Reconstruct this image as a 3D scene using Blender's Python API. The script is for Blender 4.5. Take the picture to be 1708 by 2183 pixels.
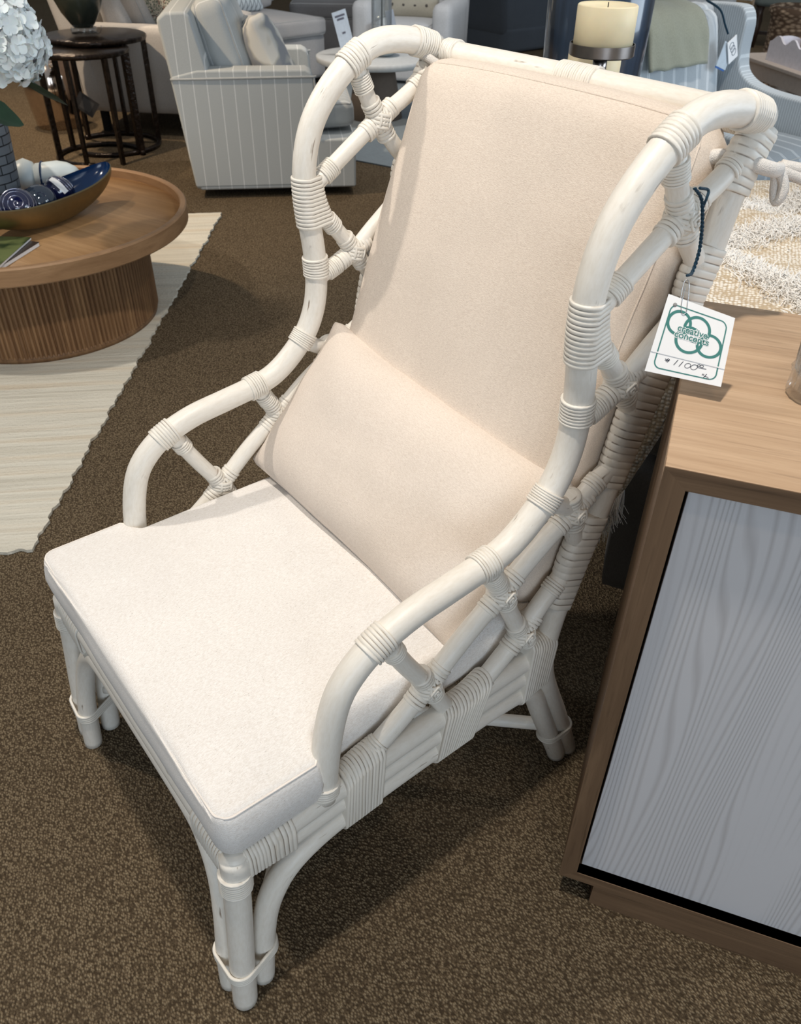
import bpy, bmesh, math, random
from mathutils import Vector, Matrix, noise
random.seed(7)
for o in list(bpy.data.objects): bpy.data.objects.remove(o)
SC = bpy.context.scene
COL = SC.collection
PI = math.pi

# ---------------------------------------------------------------- camera
cam = bpy.data.cameras.new('camera'); camo = bpy.data.objects.new('camera', cam); COL.objects.link(camo)
pitch, roll, yaw = math.radians(37.952115), math.radians(0.950732), math.radians(-51.326791)
cp, sp = math.cos(pitch), math.sin(pitch)
FW = Vector((math.sin(yaw)*cp, math.cos(yaw)*cp, -sp))
R0 = Vector((math.cos(yaw), -math.sin(yaw), 0)); U0 = R0.cross(FW)
RR = R0*math.cos(roll)+U0*math.sin(roll); UU = -R0*math.sin(roll)+U0*math.cos(roll)
m = Matrix.Identity(4)
for i in range(3):
    m[i][0] = RR[i]; m[i][1] = UU[i]; m[i][2] = -FW[i]
CPOS = Vector((0.8869, -0.1583, 1.395))
m.translation = CPOS
camo.matrix_world = m
cam.sensor_fit = 'HORIZONTAL'; cam.sensor_width = 36.0; cam.lens = 1728.88*36/1708
cam.clip_end = 60; cam.clip_start = .05
cam.dof.use_dof = True; cam.dof.focus_distance = 1.25; cam.dof.aperture_fstop = 13
SC.camera = camo

# ---------------------------------------------------------------- world and lights
SC.view_settings.view_transform = 'Standard'; SC.view_settings.look = 'None'
SC.view_settings.exposure = 0.34; SC.view_settings.gamma = 1.0; SC.view_settings.use_curve_mapping = False
W = bpy.data.worlds.new('world'); SC.world = W; W.use_nodes = True
W.node_tree.nodes['Background'].inputs[0].default_value = (0.86, 0.93, 1.0, 1)
W.node_tree.nodes['Background'].inputs[1].default_value = 0.21

def spot(loc, tgt, power, col, ang=80, blend=.5, rad=.06):
    l = bpy.data.lights.new('ceiling_spot', 'SPOT'); l.energy = power; l.color = col
    l.spot_size = math.radians(ang); l.spot_blend = blend; l.shadow_soft_size = rad
    o = bpy.data.objects.new('ceiling_spot', l); COL.objects.link(o); o.location = loc
    d = Vector(tgt)-Vector(loc); o.rotation_euler = d.to_track_quat('-Z', 'Y').to_euler()
def area(loc, tgt, power, col, sx, sy):
    l = bpy.data.lights.new('window_daylight', 'AREA'); l.energy = power; l.color = col
    l.shape = 'RECTANGLE'; l.size = sx; l.size_y = sy
    o = bpy.data.objects.new('window_daylight', l); COL.objects.link(o); o.location = loc
    d = Vector(tgt)-Vector(loc); o.rotation_euler = d.to_track_quat('-Z', 'Y').to_euler()
WARM = (1.0, .80, .58); WARM2 = (1.0, .92, .82); COOL = (.74, .87, 1.0)
spot((.30, .12, 2.95), (.05, .30, .3), 118, WARM2, 95, .6, .05)
spot((-1.7, -.6, 2.9), (-1.4, .5, 0), 100, WARM2, 90, .6, .06)
spot((-3.6, .2, 2.9), (-4.2, 1.2, 0), 230, WARM, 85, .5, .05)
spot((-5.9, 1.6, 2.9), (-5.9, 1.7, 0), 190, WARM, 85, .6, .05)
spot((-3.4, 3.6, 2.9), (-4.2, 4.0, 0), 110, (1, .93, .85), 95, .6, .08)
spot((-.4, 2.6, 2.9), (-.5, 2.6, 0), 70, (1, .93, .85), 95, .6, .08)
spot((1.3, .0, 2.9), (1.1, -.1, 0), 14, WARM, 70, .6, .06)
spot((-1.6, 4.4, 2.9), (-1.9, 4.8, 0), 85, (1, .93, .85), 80, .6, .06)  # extra spot, added to brighten the scalloped tray
spot((-3.6, 8.0, 2.9), (-3.8, 8.4, 0), 70, (1, .93, .85), 90, .6, .08)
area((4.6, -2.2, 1.7), (0, 1.0, .6), 74, COOL, 3.0, 2.0)
area((3.6, 5.5, 1.8), (-1.5, 3.2, .6), 135, COOL, 4.0, 2.2)

# ---------------------------------------------------------------- material helpers
def lin(r, g, b):
    f = lambda c: (c/255/12.92) if c/255 <= .04045 else ((c/255+.055)/1.055)**2.4
    return (f(r), f(g), f(b), 1)
class NT:
    def __init__(s, name):
        s.m = bpy.data.materials.new(name); s.m.use_nodes = True; s.t = s.m.node_tree
        s.b = s.t.nodes['Principled BSDF']
    def n(s, ty, **kw):
        x = s.t.nodes.new(ty)
        for k, v in kw.items():
            if k.startswith('i_'): x.inputs[k[2:].replace('_', ' ')].default_value = v
            else: setattr(x, k, v)
        return x
    def l(s, a, b): s.t.links.new(a, b)
    def coord(s, kind='Object', scale=(1, 1, 1), rot=(0, 0, 0), loc=(0, 0, 0)):
        c = s.n('ShaderNodeTexCoord'); mp = s.n('ShaderNodeMapping')
        mp.inputs['Scale'].default_value = scale; mp.inputs['Rotation'].default_value = rot; mp.inputs['Location'].default_value = loc
        s.l(c.outputs[kind], mp.inputs['Vector']); return mp.outputs[0]
    def ramp(s, fac, stops, interp='LINEAR'):
        r = s.n('ShaderNodeValToRGB'); r.color_ramp.interpolation = interp
        e = r.color_ramp.elements
        while len(e) < len(stops): e.new(.5)
        for i, (p, c) in enumerate(stops): e[i].position = p; e[i].color = c
        s.l(fac, r.inputs[0]); return r.outputs[0]
    def noise(s, vec, scale=5, detail=3, rough=.5, dist=0):
        x = s.n('ShaderNodeTexNoise'); s.l(vec, x.inputs['Vector'])
        x.inputs['Scale'].default_value = scale; x.inputs['Detail'].default_value = detail
        x.inputs['Roughness'].default_value = rough; x.inputs['Distortion'].default_value = dist
        return x.outputs[0]
    def mix(s, fac, a, b, mode='MIX'):
        x = s.n('ShaderNodeMix', data_type='RGBA', blend_type=mode)
        for sock, v in ((x.inputs[0], fac), (x.inputs[6], a), (x.inputs[7], b)):
            if isinstance(v, (int, float, tuple)): sock.default_value = v
            else: s.l(v, sock)
        return x.outputs[2]
    def math(s, op, a, b=0.0, clamp=False):
        x = s.n('ShaderNodeMath', operation=op, use_clamp=clamp)
        for sock, v in ((x.inputs[0], a), (x.inputs[1], b)):
            if isinstance(v, (int, float)): sock.default_value = v
            else: s.l(v, sock)
        return x.outputs[0]
    def bump(s, h, strength=.3, dist=.002):
        x = s.n('ShaderNodeBump'); x.inputs['Strength'].default_value = strength; x.inputs['Distance'].default_value = dist
        s.l(h, x.inputs['Height']); s.l(x.outputs[0], s.b.inputs['Normal'])
    def color(s, c):
        if isinstance(c, tuple): s.b.inputs['Base Color'].default_value = c
        else: s.l(c, s.b.inputs['Base Color'])
    def set(s, rough=.5, metal=0, spec=.5, **kw):
        s.b.inputs['Roughness'].default_value = rough; s.b.inputs['Metallic'].default_value = metal
        s.b.inputs['Specular IOR Level'].default_value = spec
        for k, v in kw.items(): s.b.inputs[k.replace('_', ' ')].default_value = v
        return s.m
def sepx(s, vec):
    x = s.n('ShaderNodeSeparateXYZ'); s.l(vec, x.inputs[0]); return x.outputs

def m_plain(name, c, rough=.6, metal=0, spec=.4, var=.06, scale=40, **kw):
    s = NT(name); v = s.coord(); nz = s.noise(v, scale, 3)
    k = lambda f: tuple(min(1, x*f) for x in c[:3])+(1,)
    s.color(s.ramp(nz, [(.3, k(1-var)), (.7, k(1+var))])); s.bump(nz, .1, .001)
    return s.set(rough, metal, spec, **kw)
def m_fabric(name, c, c2=None, scale=420, fleck=0.0, fleckc=None, bump=.35, stretch=(1, 1, 1), big=.05):
    s = NT(name); v = s.coord('Object')
    v2 = s.coord('Object', scale=stretch)
    w1 = s.n('ShaderNodeTexVoronoi'); s.l(v, w1.inputs['Vector']); w1.inputs['Scale'].default_value = scale; w1.inputs['Randomness'].default_value = .6
    n1 = s.noise(v2, scale*.8, 3, .7); n2 = s.noise(v, 9, 2)
    k = lambda f, cc: tuple(min(1, x*f) for x in cc[:3])+(1,)
    c2 = c2 or k(.86, c)
    col = s.ramp(n1, [(.36, c2), (.60, c)])
    col = s.mix(s.math('MULTIPLY', w1.outputs['Distance'], .30), col, k(.72, c2))
    col = s.mix(1.0, col, s.ramp(n2, [(.3, (1-big,)*3+(1,)), (.7, (1+0,)*3+(1,))]), 'MULTIPLY')
    if fleck:
        n3 = s.noise(v2, scale*1.1, 2, .5)
        fm = s.math('MULTIPLY', s.ramp(n3, [(.66, (0, 0, 0, 1)), (.74, (1, 1, 1, 1))]), s.ramp(s.noise(v, 60, 2), [(.42, (.1, .1, .1, 1)), (.6, (1, 1, 1, 1))]))
        col = s.mix(s.math('MULTIPLY', fm, fleck), col, fleckc)
    s.color(col)
    s.bump(s.math('SUBTRACT', n1, s.math('MULTIPLY', w1.outputs['Distance'], 1.1)), bump, .0016)
    return s.set(.92, 0, .15, Sheen_Weight=.15)
def m_stripe(name, base, line, axis, period, width, scale=300, double=0.0, off=0.0):
    s = NT(name); v = s.coord('Object'); xyz = sepx(s, v)
    a = s.math('ADD', xyz[axis], 50*period+off)
    f = s.math('FRACT', s.math('DIVIDE', a, period))
    def band(c0):
        return s.math('LESS_THAN', s.math('ABSOLUTE', s.math('SUBTRACT', f, c0)), width/period/2)
    b = band(.5)
    if double: b = s.math('MAXIMUM', band(.5-double), band(.5+double))
    n1 = s.noise(v, scale, 3, .7); k = lambda f_: tuple(min(1, x*f_) for x in base[:3])+(1,)
    col = s.ramp(n1, [(.3, k(.88)), (.7, k(1.05))])
    s.color(s.mix(b, col, line)); s.bump(n1, .25, .001)
    return s.set(.92, 0, .15)
def m_wood(name, light, dark, grain=(1.5, 40, 40), rough=.5, pores=.4, bump=.25):
    s = NT(name); v = s.coord('Object', scale=grain)
    n1 = s.noise(v, 1.0, 6, .62, .6)
    g2 = tuple(g*5 for g in grain); v2 = s.coord('Object', scale=(g2[0]*.9, g2[1], g2[2]))
    n2 = s.noise(v2, 1.0, 3, .6)
    mid = tuple((a+b)/2 for a, b in zip(light, dark))
    col = s.ramp(n1, [(.28, dark), (.5, mid), (.66, light)])
    pm = s.ramp(n2, [(.56, (0, 0, 0, 1)), (.72, (1, 1, 1, 1))])
    col = s.mix(s.math('MULTIPLY', pm, pores), col, tuple(x*.55 for x in dark[:3])+(1,))
    s.color(col); s.bump(n2, bump, .001)
    return s.set(rough, 0, .35)
def m_metal(name, c, rough=.3, aniso=0): 
    s = NT(name); v = s.coord(); nz = s.noise(v, 60, 2)
    s.color(s.ramp(nz, [(.3, tuple(x*.9 for x in c[:3])+(1,)), (.7, c)]))
    return s.set(rough, 1, .5)
def m_glass(name, c=(1, 1, 1, 1), rough=.02):
    """thin clear glass: mostly see-through, reflecting more at grazing angles"""
    s = NT(name); t = s.n('ShaderNodeBsdfTransparent'); t.inputs[0].default_value = c
    g = s.n('ShaderNodeBsdfGlossy'); g.inputs['Roughness'].default_value = rough
    f = s.n('ShaderNodeLayerWeight'); f.inputs[0].default_value = .35
    mx = s.n('ShaderNodeMixShader'); s.l(s.math('ADD', s.math('MULTIPLY', f.outputs['Facing'], .75), .06), mx.inputs[0])
    s.l(t.outputs[0], mx.inputs[1]); s.l(g.outputs[0], mx.inputs[2])
    s.l(mx.outputs[0], s.t.nodes['Material Output'].inputs['Surface']); s.t.nodes.remove(s.b); return s.m

# rattan paint: off white with sparse brown streaks running along the pole (UV: u round, v along in metres)
s = NT('painted_rattan')
uv = s.coord('UV', scale=(5, 22, 1)); nn = s.noise(uv, 1.0, 2, .5)
uvf = s.coord('UV', scale=(16, 12, 1)); nf = s.noise(uvf, 1.0, 3, .6)
uvg = s.coord('UV', scale=(28, 60, 1)); ng = s.noise(uvg, 1.0, 3, .6)
col = s.ramp(ng, [(.2, lin(224, 217, 205)), (.6, lin(233, 228, 219))])
mask = s.math('MULTIPLY', s.ramp(nn, [(.60, (0, 0, 0, 1)), (.68, (1, 1, 1, 1))]), s.ramp(nf, [(.60, (0, 0, 0, 1)), (.66, (1, 1, 1, 1))]))
s.color(s.mix(s.math('MULTIPLY', mask, .85), col, lin(120, 98, 78)))
s.bump(ng, .12, .0006)
M_RAT = s.set(.42, 0, .4)
s = NT('rattan_binding')
uv = s.coord('UV', scale=(5, .9, 1)); nn = s.noise(uv, 1.0, 3, .6); vv_ = sepx(s, s.coord('UV'))[1]
gd = s.math('ABSOLUTE', s.math('SUBTRACT', s.math('FRACT', s.math('ADD', vv_, .5)), .5))
gap = s.math('MULTIPLY', s.ramp(gd, [(.03, (1, 1, 1, 1)), (.13, (0, 0, 0, 1))]), s.ramp(s.noise(s.coord('UV', scale=(2.2, .6, 1), loc=(3, 7, 0)), 1.0, 2), [(.44, (.12, .12, .12, 1)), (.58, (1, 1, 1, 1))]))
c_ = s.ramp(nn, [(.22, lin(206, 194, 176)), (.38, lin(226, 220, 209)), (.7, lin(234, 229, 220))])
s.color(s.mix(s.math('MULTIPLY', gap, .8), c_, lin(112, 92, 74))); s.bump(nn, .1, .0006)
M_WRAP = s.set(.45, 0, .4)
M_SEAT = m_fabric('seat_linen', lin(246, 243, 240), lin(229, 223, 217), 700, .75, lin(140, 130, 122), bump=.26, stretch=(1.2, .35, 1))
M_BACK = m_fabric('back_linen', lin(234, 221, 207), lin(218, 203, 189), 700, .5, lin(150, 134, 118), bump=.26, stretch=(.4, 1.2, 1.2))
M_LUMB = m_fabric('lumbar_linen', lin(237, 225, 213), lin(222, 208, 195), 700, .5, lin(150, 134, 118), bump=.26, stretch=(.4, 1.2, 1.2))
M_PIPE = m_plain('seam_thread', lin(236, 228, 220), .8)

# ---------------------------------------------------------------- mesh helpers
class MB:
    def __init__(s): s.v = []; s.f = []; s.uv = []; s.sm = []
    def add(s, vs, fs, uvs=None, smooth=True, M=None):
        o = len(s.v)
        s.v += [tuple(M @ Vector(p)) if M else tuple(p) for p in vs]
        for i, f in enumerate(fs):
            s.f.append(tuple(k+o for k in f)); s.uv.append(uvs[i] if uvs else None); s.sm.append(smooth)
        return s
    def box(s, a, b, M=None):
        (x0, y0, z0), (x1, y1, z1) = a, b
        vs = [(x0, y0, z0), (x1, y0, z0), (x1, y1, z0), (x0, y1, z0), (x0, y0, z1), (x1, y0, z1), (x1, y1, z1), (x0, y1, z1)]
        return s.add(vs, [(0, 3, 2, 1), (4, 5, 6, 7), (0, 1, 5, 4), (1, 2, 6, 5), (2, 3, 7, 6), (3, 0, 4, 7)], None, False, M)
    def lathe(s, prof, n=48, M=None, smooth=True, rmod=None, sharp=False):
        if sharp:
            for a_, b_ in zip(prof[:-1], prof[1:]):
                if a_[0] > 1e-6 or b_[0] > 1e-6: s.lathe([a_, b_], n, M, smooth, rmod, 2 == 3) if (a_[0] < 1e-6 or b_[0] < 1e-6) else s._band(a_, b_, n, M, smooth, rmod)
            return s
        vs = []; fs = []
        for (r, z) in prof:
            for i in range(n):
                a = 2*PI*i/n; q = r+(rmod(a, z) if rmod and r > 0 else 0)
                vs.append((q*math.cos(a), q*math.sin(a), z))
        for j in range(len(prof)-1):
            for i in range(n):
                k = (i+1) % n; fs.append((j*n+i, j*n+k, (j+1)*n+k, (j+1)*n+i))
        if prof[0][0] > 1e-6: fs.append(tuple(reversed(range(n))))
        if prof[-1][0] > 1e-6: fs.append(tuple(range((len(prof)-1)*n, len(prof)*n)))
        return s.add(vs, fs, None, smooth, M)
    def _band(s, a_, b_, n, M, smooth, rmod):
        vs = []
        for (r, z) in (a_, b_):
            for i in range(n):
                an = 2*PI*i/n; q = r+(rmod(an, z) if rmod else 0); vs.append((q*math.cos(an), q*math.sin(an), z))
        return s.add(vs, [(i, (i+1) % n, n+(i+1) % n, n+i) for i in range(n)], None, smooth, M)
    def prism(s, poly, axis, a, b, M=None, smooth=False):
        def P(p, t):
            q = [0, 0, 0]; ax = [i for i in range(3) if i != axis]; q[ax[0]], q[ax[1]] = p; q[axis] = t; return tuple(q)
        n = len(poly); vs = [P(p, a) for p in poly]+[P(p, b) for p in poly]
        fs = [tuple(range(n)), tuple(reversed(range(n, 2*n)))]+[(i, n+i, n+(i+1) % n, (i+1) % n) for i in range(n)]
        return s.add(vs, fs, None, smooth, M)
    def tube(s, pts, rad, seg=14, caps=True, closed=False, squash=None, M=None, vstep=None, voff=0.0):
        n = len(pts); P = [Vector(p) for p in pts]
        rad = rad if isinstance(rad, (list, tuple)) else [rad]*n
        T = []
        for i in range(n):
            a = P[(i-1) % n] if (closed or i > 0) else P[i]; b = P[(i+1) % n] if (closed or i < n-1) else P[i]
            T.append((b-a).normalized())
        up = Vector((1, 0, 0)) if abs(T[0].x) < .8 else Vector((0, 0, 1))
        N = (up-T[0]*up.dot(T[0])).normalized(); vs = []; L = 0; Ls = []
        for i in range(n):
            N = (N-T[i]*N.dot(T[i])).normalized(); B = T[i].cross(N)
            if i: L += (P[i]-P[i-1]).length
            Ls.append(L)
            for k in range(seg):
                a = 2*PI*k/seg; c, q = math.cos(a), math.sin(a)
                if squash: q *= squash
                vs.append(P[i]+(N*c+B*q)*rad[i])
        fs = []; uvs = []; off = random.random()*20
        for i in range(n if closed else n-1):
            j = (i+1) % n
            for k in range(seg):
                k2 = (k+1) % seg
                fs.append((i*seg+k, i*seg+k2, j*seg+k2, j*seg+k))
                u0, u1 = k/seg, (k+1)/seg; v0, v1 = (Ls[i]+off, (Ls[j] if j else L)+off) if vstep is None else (i*vstep+voff, (i+1)*vstep+voff)
                uvs.append([(u0+off, v0), (u1+off, v0), (u1+off, v1), (u0+off, v1)])
        if caps and not closed:
            fs.append(tuple(reversed(range(seg)))); uvs.append(None)
            fs.append(tuple(range((n-1)*seg, n*seg))); uvs.append(None)
        return s.add(vs, fs, uvs, True, M)
    def build(s, name, mat, parent=None, bevel=0, subsurf=0, autos=None):
        me = bpy.data.meshes.new(name); me.from_pydata(s.v, [], s.f); me.update()
        if any(u for u in s.uv):
            ul = me.uv_layers.new(name='UVMap')
            for p, u in zip(me.polygons, s.uv):
                if u:
                    for li, c in zip(p.loop_indices, u): ul.data[li].uv = c
        for p, q in zip(me.polygons, s.sm): p.use_smooth = q
        bm = bmesh.new(); bm.from_mesh(me); bmesh.ops.recalc_face_normals(bm, faces=bm.faces); bm.to_mesh(me); bm.free()
        if isinstance(mat, (list, tuple)):
            for q in mat: me.materials.append(q)
        else: me.materials.append(mat)
        o = bpy.data.objects.new(name, me); COL.objects.link(o)
        if parent: o.parent = parent
        if bevel:
            b = o.modifiers.new('bevel', 'BEVEL'); b.width = bevel; b.segments = 3; b.limit_method = 'ANGLE'; b.angle_limit = .6
            for p in me.polygons: p.use_smooth = True
            w = o.modifiers.new('wn', 'WEIGHTED_NORMAL'); w.keep_sharp = False
        if subsurf:
            b = o.modifiers.new('sub', 'SUBSURF'); b.levels = b.render_levels = subsurf
        return o
def tag(o, label=None, cat=None, group=None, kind=None):
    if label: o['label'] = label
    if cat: o['category'] = cat
    if group: o['group'] = group
    if kind: o['kind'] = kind
    return o
def empty(name, loc=(0, 0, 0), rz=0, label=None, cat=None, group=None):
    o = bpy.data.objects.new(name, None); COL.objects.link(o); o.location = loc; o.rotation_euler = (0, 0, rz); o.empty_display_size = .1
    return tag(o, label, cat, group)
def cr(pts, step=.012):
    """Catmull-Rom through points, resampled at even steps"""
    P = [Vector(p) for p in pts]; P = [P[0]*2-P[1]]+P+[P[-1]*2-P[-2]]; out = []
    for i in range(1, len(P)-2):
        p0, p1, p2, p3 = P[i-1:i+3]
        for k in range(24):
            t = k/24; out.append(.5*((2*p1)+(p2-p0)*t+(2*p0-5*p1+4*p2-p3)*t*t+(3*p1-p0-3*p2+p3)*t**3))
    out.append(P[-2]); res = [out[0]]; acc = 0
    L = sum((out[i+1]-out[i]).length for i in range(len(out)-1)); n = max(2, int(L/step)); d = L/n; need = d
    for i in range(len(out)-1):
        seg = (out[i+1]-out[i]).length
        while seg > 0 and acc+seg >= need-1e-9 and len(res) < n:
            res.append(out[i].lerp(out[i+1], (need-acc)/seg)); need += d
        acc += seg
    res.append(out[-1]); return res
def smoothpath(pts, it=2):
    P = [Vector(p) for p in pts]
    for _ in range(it):
        P = [P[0]]+[(P[i-1]+P[i]*2+P[i+1])/4 for i in range(1, len(P)-1)]+[P[-1]]
    return P
def cushion(name, mat, sx, sy, sz, r=.03, puff=.02, parent=None, sub=22, M=None, puffxy=0.0, pinch=0.0, wob=.003, seed=0, axis=2, pipe=None, pipe_r=.0028, lo=None):
    """soft box, centre at origin, full size sx,sy,sz; puff on +-z faces"""
    bm = bmesh.new(); bmesh.ops.create_cube(bm, size=2)
    bmesh.ops.subdivide_edges(bm, edges=bm.edges[:], cuts=sub, use_grid_fill=True)
    H = (sx/2, sy/2, sz/2)
    def mp(c):
        x, y, z = c
        p = Vector((x*H[0], y*H[1], z*H[2])); q = Vector([max(-(h-r), min(h-r, v)) for v, h in zip(p, H)])
        d = p-q
        if d.length > 1e-9: p = q+d.normalized()*min(r, max(abs(d.x), abs(d.y), abs(d.z)))
        u, v = x, y
        f = (1-u**4)*(1-v**4)
        p.z += (1 if z > 0 else (-1 if lo is None else -lo))*puff*f*min(1, abs(z)*1.0)*(abs(z))
        e = abs(u*v)**3
        p.x *= 1+pinch*e; p.y *= 1+pinch*e
        if puffxy:
            p.x += puffxy*u*(1-v*v)*abs(u)**3; p.y += puffxy*v*(1-u*u)*abs(v)**3
        w = noise.noise(Vector((p.x*6+seed, p.y*6, p.z*6+seed*.7)))*wob+noise.noise(Vector((p.x*17+seed, p.y*17, p.z*9)))*wob*.4
        p.z += w*(1 if z > 0 else -1)*abs(z)
        return p
    for v in bm.verts: v.co = mp(v.co)
    me = bpy.data.meshes.new(name); bm.to_mesh(me); bm.free()
    if M: me.transform(M)
    for p in me.polygons: p.use_smooth = True
    me.materials.append(mat); o = bpy.data.objects.new(name, me); COL.objects.link(o)
    if parent: o.parent = parent
    if pipe:
        mb = MB()
        for sgn in (1, -1):
            pts = []
            k = .985
            for a in range(96):
                t = a/96*8
                if t < 2: c = (-1+t, -1)
                elif t < 4: c = (1, -1+(t-2))
                elif t < 6: c = (1-(t-4), 1)
                else: c = (-1, 1-(t-6))
                p = mp((c[0]*k, c[1]*k, sgn*k)); p = p+Vector((c[0] if abs(c[0]) == 1 else 0, c[1] if abs(c[1]) == 1 else 0, sgn)).normalized()*pipe_r*.1
                pts.append(p)
            mb.tube(pts, pipe_r, 6, False, True, M=M)
        mb.build('piping', pipe, o)
    return o

# ---------------------------------------------------------------- floor and shell
s = NT('loop_carpet')
v = s.coord('Object'); vr = s.coord('Object', rot=(0, 0, math.radians(-51)), scale=(1.0, 1.45, 1))
wb = s.noise(v, 40, 2, .5)
vo = s.n('ShaderNodeTexVoronoi'); s.l(vr, vo.inputs['Vector']); vo.inputs['Scale'].default_value = 165; vo.inputs['Randomness'].default_value = .8
vo2 = s.n('ShaderNodeTexVoronoi'); s.l(vr, vo2.inputs['Vector']); vo2.inputs['Scale'].default_value = 62
n1 = s.noise(vr, 130, 3, .65); n2 = s.noise(v, 2.2, 2)
h = s.math('SUBTRACT', 1.0, s.math('MULTIPLY', vo.outputs['Distance'], 1.5), True)
k = s.math('ADD', s.math('MULTIPLY', h, .5), s.math('MULTIPLY', n1, .55))
col = s.ramp(k, [(.24, lin(68, 57, 44)), (.44, lin(112, 97, 77)), (.70, lin(152, 136, 111))])
col = s.mix(1.0, col, s.ramp(n2, [(.3, (.9, .9, .9, 1)), (.7, (1, 1, 1, 1))]), 'MULTIPLY')
s.color(col); s.bump(s.math('ADD', h, n1), .9, .004)
M_CARPET = s.set(.97, 0, .08)
tag(MB().box((-15, -5, -.02), (6, 15, 0)).build('floor', M_CARPET), kind='structure')
M_WALL = m_plain('wall_paint', lin(214, 208, 196), .9)
for nm, a, b in (('wall_left', (-15.2, -5, 0), (-15, 15, 3)), ('wall_back', (-15, 15, 0), (6, 15.2, 3)), ('wall_right', (6, -5, 0), (6.2, 15, 3)), ('wall_front', (-15, -5.2, 0), (6, -5, 3))):
    tag(MB().box(a, b).build(nm, M_WALL), kind='structure')

# ---------------------------------------------------------------- rattan wing chair
CH = empty('rattan_wing_chair', (0, .4, 0), 0, 'off-white painted rattan wing chair with lattice sides and wrapped joints', 'chair')
PINV = Matrix.Translation((0, -.4, 0))
X0 = .31
RM, RB, RR_ = .0200, .0140, .0185
def YZ(l, x): return [(x, y, z) for y, z in l]
main_yz = [(.172, .372), (.178, .44), (.190, .515), (.208, .568), (.237, .602), (.274, .624), (.325, .640), (.385, .648), (.445, .656), (.492, .668), (.535, .697), (.570, .735), (.590, .780), (.597, .830), (.595, .880), (.589, .930), (.584, .980), (.585, 1.022), (.597, 1.068), (.617, 1.104), (.648, 1.138), (.686, 1.167), (.725, 1.186), (.768, 1.190), (.815, 1.184), (.862, 1.170)]
rear_yz = [(.872, 1.158), (.852, 1.125), (.832, 1.075), (.812, .99), (.782, .91), (.752, .834), (.722, .75), (.694, .665), (.668, .59), (.645, .52), (.626, .45), (.618, .38), (.625, .32), (.650, .25), (.690, .155), (.742, .02), (.749, .0)]
br = {
 'a': [(.694, 1.155), (.714, 1.112), (.738, 1.072), (.770, 1.03), (.812, .985)],
 'b': [(.598, .985), (.655, 1.022), (.738, 1.074), (.795, 1.103), (.855, 1.14)],
 'c': [(.600, .955), (.636, .915), (.680, .860), (.735, .782)],
 'd': [(.602, .828), (.640, .842), (.680, .860), (.725, .895), (.800, .950)],
 'e': [(.700, .720), (.660, .697), (.624, .670), (.560, .632), (.493, .582), (.425, .533), (.358, .476), (.300, .432), (.225, .385)],
 'f': [(.278, .622), (.315, .550), (.358, .476), (.389, .412), (.425, .36)],
 'g': [(.458, .650), (.493, .582), (.520, .522), (.551, .463), (.610, .385)],
 'h': [(.455, .385), (.505, .425), (.551, .463), (.590, .505), (.640, .55)],
 'i': [(.555, .715), (.585, .700), (.624, .670), (.640, .615), (.672, .565)],
}
rail1 = [(.030, .358), (.09, .362), (.15, .366), (.24, .374), (.36, .380), (.5, .384), (.61, .384)]
rail2 = [(.045, .330), (.12, .333), (.2, .338), (.36, .345), (.5, .348), (.60, .348)]
arch = [(.036, .0), (.042, .06), (.052, .14), (.068, .205), (.098, .255), (.14, .283), (.20, .298), (.30, .306), (.42, .310), (.52, .309), (.575, .300), (.606, .272), (.635, .205), (.670, .12), (.708, .03), (.716, .008)]
def chairpart(name, pts, rad, seg=18, mat=None, squash=None, step=.012, taper=None):
    pts = [PINV @ Vector(p) for p in cr(pts, step)]
    r = rad
    mb = MB(); mb.tube(pts, r, seg, True)
    return mb.build(name, mat or M_RAT, CH)
def wrap_on(path, c, length, rad, n, extra=.0034, ridge=.0011, world=None):
    n = int(round(n*1.35))
    """ridged sleeve of cane strips round a pole, centred at the point of the path nearest to c"""
    P = cr(path, .002); c = Vector(c); i0 = min(range(len(P)), key=lambda i: (P[i]-c).length)
    k = int(length/2/.002); a, b = max(0, i0-k), min(len(P)-1, i0+k)
    Q = P[a:b+1]; m_ = len(Q); step = max(1, int(len(Q)/(n*6))); Q2 = []; R2 = []
    N = n*8
    for j in range(N+1):
        t = j/N*(m_-1); i = int(min(t, m_-2)); Q2.append(PINV @ Q[i].lerp(Q[i+1], t-i))
        ph = (j % 8)/8
        R2.append(rad+extra-.0014+ridge*1.4*abs(math.sin(PI*ph))**.5)
    R2[0] = R2[-1] = rad*.9
    mb = MB(); mb.tube(Q2, R2, 18, True, vstep=1/8); return mb
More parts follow.
